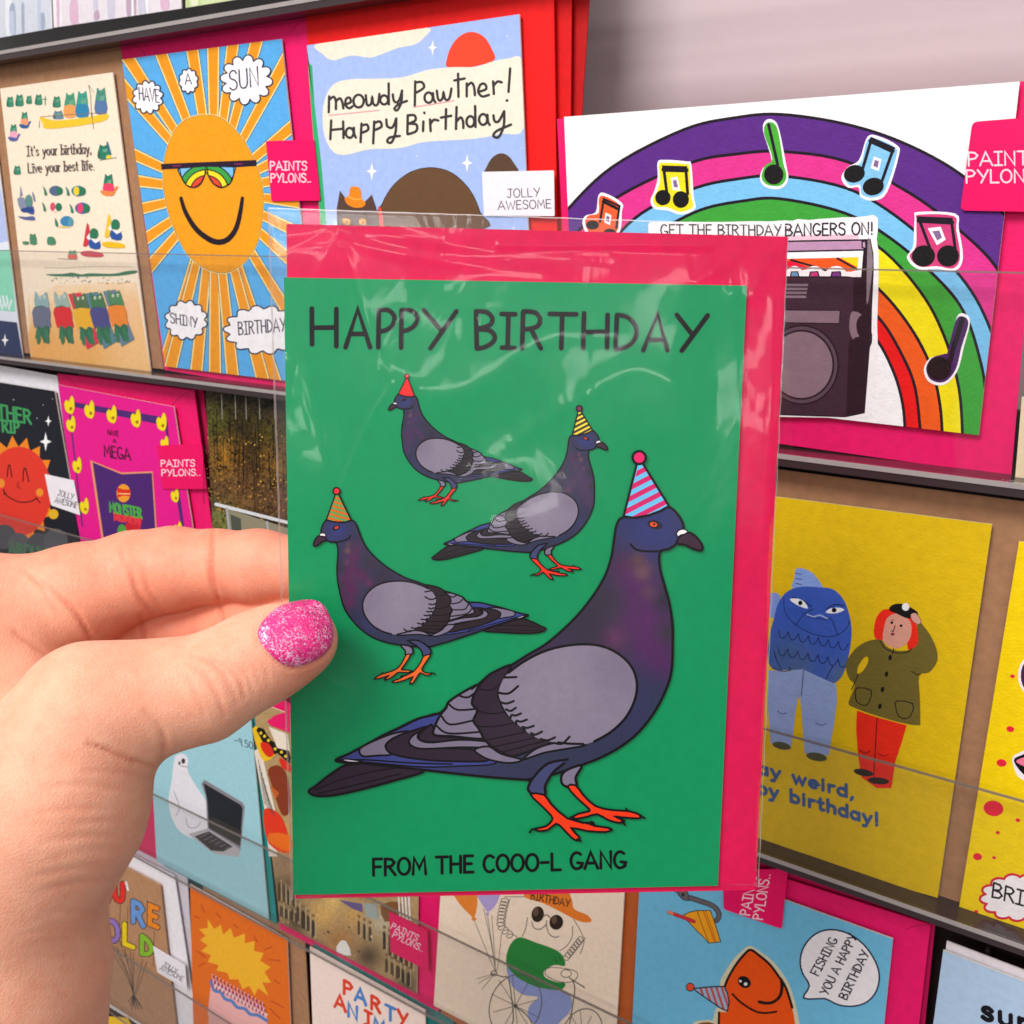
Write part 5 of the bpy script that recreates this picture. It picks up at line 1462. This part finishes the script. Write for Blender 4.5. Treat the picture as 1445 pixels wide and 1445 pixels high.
A.P('d8a090', [(925, 705), (950, 698), (975, 735), (960, 750), (935, 735)], 2, INK, .6); A.P('e2bc0c', [(683, 975), (685, 945), (710, 905), (730, 900), (728, 930), (705, 965)], 3)
A.L(INK, 1.3, [(785, 825), (810, 860), (860, 880), (910, 878), (930, 862)]); A.L(INK, 1.3, [(848, 862), (842, 885)], 0); A.L(INK, 1.3, [(930, 965), (955, 980), (970, 978)]); A.L(INK, 1.3, [(685, 980), (655, 1050)], 0)
for x, y in ((832, 902), (815, 978), (797, 1048), (785, 1125)): A.P('14100c', oval(x, y, 8, 13, 10))
A.L(INK, 1.4, [(682, 1040), (745, 1052), (735, 1105), (715, 1122), (680, 1105), (672, 1070)], 2, True); A.L(INK, 1.4, [(862, 1100), (935, 1112), (930, 1160), (905, 1182), (870, 1170), (858, 1130)], 2, True)
A.P('ea2a14', [(680, 1145), (770, 1175), (908, 1212), (885, 1290), (855, 1380), (838, 1500), (770, 1500), (700, 1450), (685, 1350), (676, 1230)], 1); A.L(INK, 1.3, [(772, 1178), (755, 1480)], 0)
A.L(INK, 1, [(690, 1325), (715, 1340), (740, 1330)]); A.L(INK, 1, [(775, 1340), (800, 1352), (825, 1345)])
A.tr(*CR['I'])
A.P('2a1c14', oval(710, 292, 46, 16, 10)); A.P('2a1c14', oval(778, 330, 50, 16, 5))
A.part('lettering'); A.T('stay weird,', (135, 268), (668, 412), 55, 4.7, '3f5f94', up=(-.02, -1), track=.17)
A.part('lettering'); A.T('happy birthday!', (60, 338), (780, 535), 55, 4.7, '3f5f94', up=(-.02, -1), track=.17)
A.done()

# pinkspotted yellow card at the right edge
envelope([(1434, 748), (1725, 792), (1622, 1418), (1347, 1306)], PINK, 'pink envelope behind the yellow spotted card at the right edge', .0042)
A = card([(1438, 764), (1705, 806), (1606, 1392), (1351, 1295)], 'f8d400', 'bright yellow card with red spots and a white BRI cloud', M_TEXT, -.0002, 'fbf0a0')
A.tr(*CR['H'])
A.part('spots')
for x, y, r, s_ in ((1392, 988, 11, 'H'), (1382, 1230, 18, 'H'), (1342, 1385, 23, 'H')): A.P('e8243c', oval(x, y, r, r * .75, 10))
A.tr(*CR['I'])
for x, y, r in ((1305, 457, 46), (1417, 511, 11), (1325, 568, 10), (1232, 678, 21), (1308, 683, 9), (1226, 930, 10), (1313, 978, 9)): A.P('e8243c', oval(x, y, r, r * .78, 10))
A.part('cartoon_animal')
A.tr(*CR['H']); A.P('f4ecf0', oval(1470, 985, 52, 85)); A.P('4a1c4a', oval(1474, 985, 44, 75)); A.P('f4ecf0', [(1390, 1375), (1410, 1345), (1480, 1330), (1480, 1460), (1420, 1450)], 3); A.P(INK, [(1398, 1375), (1430, 1350), (1480, 1345), (1480, 1445), (1440, 1435)], 3); A.P('f07a9a', [(1408, 1378), (1450, 1358), (1490, 1360), (1490, 1410), (1450, 1402)], 3)
A.tr(*CR['I'])
A.part('cloud'); cloud(A, 1420, 865, 178, 108, 13, 3.4, 'fbf4f6', 'd8203c', .14, .5)
A.part('lettering'); A.T('BRILLIANT', (1296, 862), (1760, 990), 66, 2.9, '241a20', up=(.12, -1))
A.done()

# --- fourth tier
A = card([(60, 880), (206, 926), (222, 1213), (118, 1160)], 'd82a60', 'plain pink card mostly hidden behind the wrist', None, .0006)
A.done()
envelope([(215, 922), (358, 978), (391, 1304), (232, 1222)], '1c8f8c', 'teal envelope behind the pale blue dove card')
A = card([(205, 929), (351, 980), (379, 1297), (221, 1215)], 'a4d4de', 'pale blue card of a white dove using a black laptop', M_SMOOTH, -.0002)
A.tr(*CR['F'])
A.part('dove')
A.P('eceaf0', [(385, 215), (420, 208), (440, 235), (438, 285), (480, 360), (520, 420), (535, 480), (530, 560), (500, 600), (450, 590), (400, 560), (365, 500), (350, 420), (365, 330), (372, 260)], 4)
A.L('8a8890', .9, [(430, 500), (440, 540), (475, 545), (498, 520)]); A.L('8a8890', .9, [(375, 380), (400, 450), (385, 490)]); A.P('3a3438', oval(418, 240, 9, 12)); A.P('3a3438', oval(400, 250, 5, 8)); A.L('8a6a60', .9, [(405, 262), (440, 268)], 0)
A.part('laptop')
A.P('8c8a90', [(500, 345), (515, 325), (690, 430), (700, 450), (680, 645), (655, 640), (530, 560), (520, 400)], 0); A.P('23262c', [(510, 340), (680, 440), (690, 455), (678, 630), (535, 545), (528, 420)], 0)
A.P('3a3632', [(540, 490), (685, 560), (678, 630), (535, 548)], 0)
A.P('b9b4b8', [(440, 575), (530, 548), (680, 645), (672, 680), (560, 665)], 0); A.P('3a3434', [(470, 585), (535, 562), (645, 632), (600, 655), (545, 650)], 0)
for k in range(6): A.L('9a949a', .6, [(490 + k * 24, 592 + k * 10), (535 + k * 19, 570 + k * 13)], 0)
A.part('lettering'); A.T('-9.50', (655, 160), (738, 186), 32, 1.1, '3a4a50', up=(-.1, -1))
A.done()
# collage card
envelope([(372, 978), (626, 1076), (619, 1428), (395, 1311)], PINK, 'pink envelope behind the butterfly and old buildings collage card')
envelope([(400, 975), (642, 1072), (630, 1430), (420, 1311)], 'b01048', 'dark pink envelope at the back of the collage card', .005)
A = card([(357, 988), (592, 1078), (588, 1402), (395, 1302)], 'cbb58e', 'collage card of a butterfly over old brown buildings', M_GLOSS, -.0002)
A.part('buildings')
random.seed(5)
bl = [(400, 1250, 22, '6a5236'), (420, 1300, 20, '4a3a2a'), (455, 1290, 20, 'e0b060'), (480, 1330, 22, 'b07a40'), (520, 1350, 20, '5a4430'), (500, 1290, 16, 'd8a860'), (540, 1300, 18, 'd0c0a0'), (470, 1270, 14, 'e8c070'), (390, 1180, 20, 'e8b060'), (395, 1220, 18, 'a08060'), (575, 1390, 20, '6a5a40'), (440, 1340, 16, '6a4a30')]
A.G([(357, 988), (592, 1078), (588, 1402), (395, 1302)], blob_fn('b89868', bl, .12), 0, 3.5)
A.tr(*CR['co'])
def facade(x0, y0, n, dx, dy, h):
    for k in range(n):
        x, y = x0 + k * dx, y0 + k * dy
        wd = random.uniform(.45, .75) * dx
        A.P(random.choice(['4a3824', '5a452c', '362818']), [(x, y), (x + wd * .5, y - 8), (x + wd, y + dy * .5), (x + wd, y + h * random.uniform(.7, 1)), (x, y + h * random.uniform(.7, .95))], 0)
        A.L('d8c49c', .8, [(x + wd * 1.15, y - 20), (x + wd * 1.2, y + h * .9)], 0)
        A.P('8a7048', [(x, y - 34), (x + wd, y - 30), (x + wd, y - 16), (x, y - 20)], 0)
facade(142, 830, 4, 22, 18, 90); facade(150, 940, 4, 24, 12, 50); facade(230, 940, 4, 24, 22, 90); facade(640, 1060, 6, 26, 18, 110); facade(520, 1010, 3, 26, 14, 80); facade(650, 1190, 5, 26, 16, 70)
for k in range(40): A.P(random.choice(['7a6240', 'e0b870', '4a3826', 'f0d090', '9a7a50']), oval(random.uniform(150, 780), random.uniform(960, 1280), random.uniform(3, 9), random.uniform(2, 6), random.uniform(0, 90), 6), clip=True)
A.P('6a5a90', [(430, 905), (540, 925), (545, 965), (500, 950)], 0); A.P('a8b4ac', [(545, 920), (610, 925), (620, 1000), (560, 985)], 0); A.P('8a5a30', [(630, 930), (720, 915), (735, 960), (700, 990), (650, 1010)], 2)
A.P('f0ece4', [(420, 1150), (435, 1105), (465, 1100), (490, 1170)], 2)
for k in range(4): A.L('f4f0ea', 2.2, [(715 + 16 * k, 890), (722 + 16 * k, 1000)], 0)
A.part('red_flowers')
A.P('ece0d0', [(30, 200), (60, 180), (130, 480), (140, 700), (100, 700), (80, 480)], 0); A.P('e83a1e', [(75, 480), (140, 490), (180, 560), (200, 680), (100, 640)], 3); A.P('f0701e', [(100, 590), (200, 600), (200, 680), (110, 640)], 2)
for k in range(7): A.L('4a4440', .8, [(50 + 8 * k, 240 + 30 * k), (80 + 8 * k, 450 + 10 * k)], 0)
A.P('8a3a1e', [(95, 290), (150, 270), (190, 330), (200, 480), (160, 500), (120, 380)], 3); A.P('c8602c', [(105, 360), (150, 400), (130, 430)], 0)
A.part('butterfly')
A.P('f2c21e', [(22, 95), (60, 90), (110, 170), (130, 220), (80, 250), (50, 200)], 2); A.P('1c1612', [(40, 100), (75, 95), (110, 150), (190, 190), (200, 260), (140, 210), (110, 215)], 2); A.P('e0301c', [(60, 160), (100, 165), (125, 215), (100, 230), (70, 200)], 2); A.P('e0301c', [(150, 230), (200, 265), (200, 300), (160, 275)], 2)
for x, y in ((62, 115), (80, 130), (98, 150), (130, 190), (160, 205), (180, 225)): A.P('f6d43c', oval(x, y, 7))
A.P('f2e4d0', [(100, 85), (190, 120), (200, 200), (140, 185)], 0); A.P('ee1a6a', [(130, 30), (200, 10), (200, 115), (110, 80), (90, 60)], 0)
A.tr()
brand(A, [(549, 1286), (603, 1313), (605, 1371), (551, 1343)], 'p', [('PAINTS', (551, 1310), (588, 1328), 8.5, 1.3), ('PYLONS..', (553, 1322), (596, 1343), 8.5, 1.3)], -.0009, 1)
A.done()
# dog card
envelope([(640, 1082), (908, 1172), (890, 1572), (622, 1432)], 'c4622a', 'copper orange envelope behind the cream cycling dog card')
A = card([(632, 1092), (886, 1176), (864, 1550), (612, 1419)], 'fce6ce', 'cream card of a curly dog in an orange cap riding a bicycle', M_SMOOTH, -.0002)
A.tr(*CR['G'])
GR = '5a5350'
A.part('balloons')
A.P('f08a34', [(255, 190), (280, 150), (340, 140), (370, 180), (372, 260), (358, 312), (345, 305), (300, 260), (268, 215)], 3); A.P('b8a6dc', [(370, 190), (400, 130), (460, 130), (480, 190), (460, 250), (425, 285), (405, 265), (380, 225)], 3); A.P('f08a34', oval(358, 318, 11, 8)); A.P('b8a6dc', oval(420, 294, 8, 8))
for x, y in ((358, 322), (402, 270), (420, 300), (440, 300), (486, 380)): A.L(GR, .8, [(x, y), (x + (458 - x) * .6, y + 150), (458, 565)], 4)
for e in ((372, 595), (380, 615), (395, 642)): A.L(GR, .8, [(455, 570), e], 0)
A.L(GR, 1.2, oval(450, 570, 14, 12), 0, True)
A.part('dog')
A.L(GR, 1, [(500, 215), (590, 215)], 0); A.L(GR, 1, [(605, 310), (598, 360), (580, 400)]); A.L(GR, 1, [(815, 350), (812, 400), (790, 440), (755, 465)]); A.L(GR, 1, [(820, 320), (850, 370), (868, 420), (850, 480)]); A.L(GR, 1.2, [(625, 330), (635, 358), (665, 365), (690, 345), (695, 325)]); A.L(GR, 1.2, [(693, 345), (705, 385), (730, 402), (752, 398)])
cur = []
for k in range(56):
    t = k / 55; a = k * 1.25
    bx, by = 505 - 22 * math.sin(t * 2.2), 225 + 150 * t + (30 * t * t)
    if t > .75: bx += (t - .75) * 200; 
    cur.append((bx + 20 * math.cos(a), by + 14 * math.sin(a)))
A.L(GR, 1, cur, 3)
cur = []
for k in range(40):
    t = k / 39; a = k * 1.25
    cur.append((858 - 75 * t + 14 * math.cos(a), 405 + 95 * t + 16 * math.sin(a)))
A.L(GR, 1, cur, 3)
A.part('sunglasses')
A.P('33261e', oval(653, 296, 29, 37, 10)); A.P('33261e', oval(739, 333, 32, 35, 10)); A.L(GR, 1.4, [(680, 305), (695, 298), (710, 312)], 3); A.P('6a4f40', oval(645, 285, 12, 20, 10)); A.P('6a4f40', oval(730, 322, 12, 18, 10))
A.part('cap')
A.P('f0822c', [(590, 215), (605, 165), (650, 140), (740, 150), (790, 180), (812, 230), (822, 272), (880, 298), (902, 322), (890, 334), (840, 326), (760, 285), (680, 245)], 3)
A.T('BIRTHDAY', (620, 225), (800, 262), 34, 1.5, '3a2418', up=(.1, -1))
A.part('jumper')
A.P('2c8a3e', [(570, 402), (640, 425), (740, 462), (775, 500), (778, 535), (735, 530), (700, 545), (680, 565), (690, 590), (740, 610), (780, 615), (770, 640), (730, 648), (640, 630), (560, 590), (515, 550), (508, 490), (530, 430)], 3); A.L('1e5a2c', 1.2, [(730, 490), (742, 520)], 0); A.L('1e5a2c', 1.2, [(752, 490), (760, 510)], 0)
A.part('trousers')
A.P('96a4dc', [(510, 540), (560, 590), (640, 630), (740, 648), (790, 660), (812, 700), (800, 750), (760, 790), (730, 820), (650, 810), (610, 770), (615, 720), (655, 680), (590, 670), (545, 640), (522, 600)], 4)
A.part('bicycle')
A.P('fce6ce', [(690, 575), (700, 545), (760, 545), (830, 560), (835, 590), (800, 610), (740, 605)], 3, GR, 1); A.L(GR, 1.2, oval(785, 570, 24, 18), 0, True)
for (cx, cy, rx, ry) in ((550, 720, 118, 150), (860, 850, 90, 120)):
    A.L(GR, 1.3, oval(cx, cy, rx, ry, 20, 36), 0, True); A.P(GR, oval(cx, cy, 9, 9))
    for k in range(10):
        t = k * math.pi / 5 + .2
        A.L(GR, .8, [(cx, cy), (cx + rx * .97 * math.cos(t), cy + ry * .9 * math.sin(t) + rx * .25 * math.cos(t))], 0)
A.L(GR, 1.4, [(440, 570), (490, 585), (520, 600), (540, 760), (535, 805)]); A.L(GR, 1.4, [(815, 600), (825, 640), (815, 720), (800, 810)]); A.L(GR, 1.6, [(800, 590), (870, 635)], 0); A.L(GR, 1.4, [(545, 720), (600, 760), (630, 805)])
A.done()
# fish card
envelope([(925, 1182), (1313, 1305), (1263, 1742), (900, 1582)], PINK, 'pink envelope behind the pale blue fishing card', .0016, [[(1311, 1306), (1295, 1306), (1278, 1312)]])
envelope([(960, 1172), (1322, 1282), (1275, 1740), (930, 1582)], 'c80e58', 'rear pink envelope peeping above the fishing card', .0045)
A = card([(905, 1197), (1260, 1325), (1223, 1680), (886, 1560)], '72bfe2', 'sky blue fishing card of an orange fish in a striped party hat', M_SMOOTH, -.0002)
A.tr(*CR['fi'])
A.part('hook')
A.L('3c3a40', 1.4, [(230, 95), (300, 108), (385, 132)]); A.P('6a6468', [(385, 135), (430, 115), (480, 125), (495, 160), (540, 180), (530, 205), (480, 212), (430, 195)], 4, '2a2a34', 1.1); A.P('2a2a34', oval(440, 155, 16))
hk = [(510, 185), (600, 215), (690, 245), (750, 280), (785, 330), (785, 375), (765, 405)]
A.L('2a2a34', 7.6, hk); A.L('6a6468', 5.6, hk)
A.part('cake_slice')
A.P('f6a51e', [(435, 360), (500, 325), (570, 310), (705, 308), (740, 400), (805, 612), (690, 625), (665, 595), (560, 490)], 0, '3a3020', 1.2)
A.L('8a5a1e', 1.1, [(580, 318), (620, 440), (690, 620)], 0); A.L('d8641e', 1.6, [(640, 318), (690, 450), (745, 612)], 0); A.L('8a5a1e', .8, [(660, 316), (710, 450), (760, 612)], 0)
A.L('7a1e2a', 5.2, [(300, 325), (420, 368), (545, 415)], 0); A.L('d8323c', 4, [(330, 335), (420, 368), (545, 415)], 0); A.L('ee8a6a', 4, [(300, 322), (335, 338)], 0)
A.part('fish')
bod = [(800, 1800), (785, 1420), (790, 1300), (870, 1290), (885, 1180), (845, 1050), (880, 960), (950, 840), (1030, 740), (1095, 690), (1180, 745), (1280, 830), (1370, 950), (1440, 1060), (1500, 1250), (1540, 1500), (1560, 1800)]
A.P('d9d2b4', [(750, 1800), (745, 1300), (800, 1240), (800, 1010), (850, 900), (930, 780), (1010, 700), (1085, 652), (1180, 700), (1310, 800), (1420, 940), (1500, 1100), (1570, 1400), (1610, 1800)], 3, clip=True)
A.P('f2540e', bod, 3, clip=True); A.L('231408', 3.4, [(785, 1500), (790, 1300)], 0); A.L('231408', 3.6, [(848, 1040), (880, 960), (950, 840), (1030, 740), (1095, 690), (1180, 745), (1280, 830), (1370, 950), (1440, 1060), (1500, 1250)], 4)
A.P('111', oval(1035, 1003, 68, 54, 35)); A.P('f6ece8', oval(1048, 1022, 18, 16)); A.P('f6ece8', oval(997, 994, 13, 12))
A.L('231408', 3.0, [(920, 1120), (990, 1190), (1090, 1260), (1180, 1298), (1270, 1302), (1345, 1290)]); A.L('231408', 4.4, [(1180, 1195), (1250, 1208), (1320, 1195), (1380, 1140), (1400, 1060), (1395, 980)])
A.P('d9d2b4', [(540, 1400), (620, 1375), (740, 1380), (760, 1500), (520, 1500)], 2); A.P('8a4a10', [(570, 1420), (640, 1395), (740, 1405), (740, 1500), (560, 1500)], 2)
A.part('party_hat')
hat = [(550, 1065), (700, 1050), (840, 1045), (870, 1110), (888, 1200), (870, 1285), (820, 1265), (680, 1170), (560, 1085)]
A.P('9cb8d8', hat)
hq = [A.px(t) for t in [(550, 1065), (840, 1045), (875, 1110), (888, 1200), (868, 1288), (820, 1265)]]
for k in range(6):
    x = 585 + k * 52
    c = clip_poly([A.px(t) for t in [(x, 1020), (x + 24, 1020), (x + 120, 1310), (x + 96, 1310)]], hq)
    if len(c) >= 3: A.put([tuple(t) for t in c], 'c4544c')
A.L('231c28', 1.8, hat + [hat[0]], 0); A.P('f05030', oval(510, 1052, 38, 38), 0, '231c28', 1.3)
A.tr(*CR['I'])
A.part('speech_bubble')
A.P('f7f1f4', [(435, 1325), (462, 1270), (430, 1210), (420, 1150), (440, 1085), (490, 1032), (560, 1012), (640, 1030), (710, 1080), (760, 1150), (782, 1220), (770, 1290), (730, 1340), (670, 1362), (600, 1358), (540, 1330), (515, 1328)], 3, '1e2644', 2.2)
for (t, a, b) in (('FISHING', (502, 1225), (592, 1060)), ('YOU A HAPPY', (545, 1315), (682, 1045)), ('BIRTHDAY', (632, 1335), (738, 1120))):
    A.part('lettering')
    A.T(t, a, b, 40, 2.0, '2a2236', up=(-1, -.45))
A.tr()
brand(A, [(1020, 1228), (1112, 1226), (1103, 1311), (1021, 1283)], 'p', [('PAINTS', (1058, 1292), (1068, 1236), 14, 1.7, (-1, -.12)), ('PYLONS..', (1076, 1298), (1087, 1234), 14, 1.7, (-1, -.12))], -.0012, 3)
A.done()
# surprise card
envelope([(1336, 1328), (1620, 1436), (1560, 1720), (1300, 1610)], 'eadfe2', 'pale envelope behind the light blue card in the bottom right corner')
A = card([(1331, 1341), (1612, 1450), (1552, 1712), (1296, 1600)], 'b2cbe6', 'light blue card with black hand lettering in the bottom right corner', M_SMOOTH, -.0002)
A.tr(*CR['I'])
A.part('lettering'); A.T('surprise', (1252, 1418), (1830, 1600), 92, 6.6, '14141c', up=(-.02, -1), track=.2)
A.done()

# --- fifth tier
envelope([(78, 1150), (246, 1236), (287, 1502), (110, 1394)], WHT, 'white envelope behind the kraft brown balloon letters card')
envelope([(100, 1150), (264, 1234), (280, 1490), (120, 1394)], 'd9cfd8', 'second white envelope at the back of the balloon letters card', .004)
A = card([(88, 1176), (226, 1249), (252, 1478), (112, 1390)], 'b98a66', 'kraft brown card with colourful balloon letters on strings', M_KRAFT, -.0002, 'b98a66')
A.tr(*CR['F'])
def bubble(ch, x, y, sx, sy, col, w_=6.5):
    A.part('balloon_letter')
    wd, st = FONT[ch]
    for (cc, ww) in (('33262a', w_ + 2.2), (col, w_)):
        for q in st:
            A.L(cc, ww, [(x + a * sx, y - b * sy + a * sx * .42) for a, b in q], 3 if len(q) > 5 else 0)
A.part('strings')
for x, y in ((75, 1090), (90, 1080), (110, 1090), (125, 1060), (150, 1100), (175, 1110), (190, 1120), (232, 1150), (250, 1160)): A.L('2a2226', .7, [(x, y), (x + (190 - x) * .7, y + 130), (190, 1310)], 4)
for x, y in ((130, 880), (165, 900), (285, 1020)): A.L('2a2226', .7, [(x, y), (x - 5, y + 160)], 0)
for k in range(9): A.L('2a2226', 1, [(190, 1310), (166 + 8 * k, 1345 + (k * 17 % 35))], 0)
bubble('O', 30, 880, 62, 75, 'e2586a'); bubble('U', 100, 870, 62, 85, 'e8352c')
A.part('lettering'); A.L('f0ece8', 3, [(155, 795), (165, 830)], 0)
bubble('R', 185, 975, 75, 95, '6f9ad8'); bubble('E', 262, 985, 66, 85, 'ef8a2a'); bubble('O', 65, 1050, 72, 88, '9a76c0'); bubble('L', 145, 1075, 75, 90, 'f0d020'); bubble('D', 225, 1120, 70, 80, '8cbc34')
A.tr()
brand(A, [(216, 1335), (261, 1362), (264, 1397), (222, 1372)], 'j', [('JOLLY', (229, 1363), (248, 1374), 7, .85), ('AWESOME', (225, 1368), (257, 1385), 7, .85)], -.0009, .5)
A.done()
envelope([(286, 1243), (430, 1322), (446, 1608), (300, 1512)], KR, 'brown kraft envelope behind the orange birthday cake card')
A = card([(268, 1248), (405, 1325), (416, 1590), (274, 1498)], 'e8701e', 'orange card of a pink birthday cake exploding in yellow', M_SMOOTH, -.0002)
A.tr(*CR['F'])
A.part('flash')
st = [(490, 1010), (530, 1005), (530, 965), (560, 1010), (590, 990), (600, 1035), (635, 1005), (650, 1050), (700, 1030), (700, 1075), (745, 1065), (742, 1110), (785, 1120), (770, 1155), (818, 1185), (790, 1205), (820, 1255), (780, 1255), (808, 1315), (760, 1280), (745, 1315), (720, 1270), (690, 1285), (670, 1240), (630, 1240), (620, 1210), (570, 1200), (580, 1175), (530, 1160), (545, 1130), (500, 1110), (530, 1085), (495, 1060), (520, 1040)]
A.P('f8b82c', st, 0)
A.part('spark_lines')
for a, b in (((500, 900), (515, 935)), ((570, 935), (590, 960)), ((650, 990), (668, 1005)), ((740, 1040), (758, 1070)), ((790, 1105), (825, 1090)), ((810, 1150), (862, 1155)), ((835, 1245), (860, 1260)), ((820, 1340), (880, 1370)), ((815, 1375), (860, 1420)), ((480, 1110), (520, 1140)), ((490, 1180), (515, 1165)), ((470, 950), (490, 960))): A.L('b8401a', 1.3, [a, b], 0)
A.part('cake')
A.P('f2b4b0', [(545, 1250), (640, 1300), (800, 1400), (815, 1600), (600, 1520), (530, 1400)], 0); A.P('dca8a0', [(535, 1380), (640, 1440), (810, 1530), (815, 1700), (530, 1560)], 0)
A.L('5c82c0', 4.5, [(545, 1250), (560, 1290), (590, 1300), (610, 1330), (640, 1340), (665, 1368), (700, 1375), (725, 1400), (760, 1405), (800, 1430)])
A.L('f4e4dc', 2.5, [(560, 1268), (640, 1315), (720, 1362), (800, 1402)])
A.part('candles')
for k in range(15):
    for dx, dy in ((0, 0), (6, 26)):
        x, y = 552 + k * 16.5 + dx, 1218 + k * 9.2 + dy
        A.L('f0b8c4', 1.9, [(x, y), (x + 2, y + 34)], 0); A.L('a02c44', 1.9, [(x + 3, y + 6), (x + 4, y + 16)], 0); A.L('a02c44', 1.9, [(x - 4, y + 22), (x - 3, y + 32)], 0)
A.done()
envelope([(442, 1331), (640, 1440), (640, 1730), (455, 1620)], '1f7a78', 'dark teal envelope behind the cream party animal card')
A = card([(437, 1336), (600, 1426), (604, 1712), (447, 1606)], 'fae2d6', 'cream card with red and blue PARTY ANIMAL lettering', M_SMOOTH, -.0002)
A.tr(*CR['F'])
A.part('lettering')
for i, (ch, x, y) in enumerate((('P', 1152, 1305), ('A', 1205, 1335), ('R', 1278, 1375), ('T', 1345, 1418), ('Y', 1400, 1440), ('A', 1112, 1365), ('N', 1172, 1408), ('I', 1250, 1445), ('M', 1290, 1475), ('A', 1370, 1510), ('L', 1430, 1545))):
    wd, st = FONT[ch]
    for q in st: A.L(['e6452a', '4f86cc'][(i + (i > 4)) % 2], 4.4, [(x + a * 62, y - b * 62 + a * 30) for a, b in q], 3 if len(q) > 5 else 0)
A.part('animal'); A.P('e8a23c', [(1180, 1540), (1300, 1560), (1380, 1700), (1200, 1660)], 3); A.P('4f86cc', oval(1260, 1600, 20))
A.done()
# --- bottom tier corner
A = card([(96, 1405), (262, 1504), (280, 1700), (110, 1600)], 'ee8a1c', 'orange card with yellow and blue shapes in the bottom left corner')
A.part('artwork')
A.P('f6c62c', [(152, 1434), (180, 1436), (200, 1470), (150, 1480)], 0); A.P('4aa4c8', [(100, 1420), (150, 1436), (156, 1470), (100, 1470)], 0)
A.done()
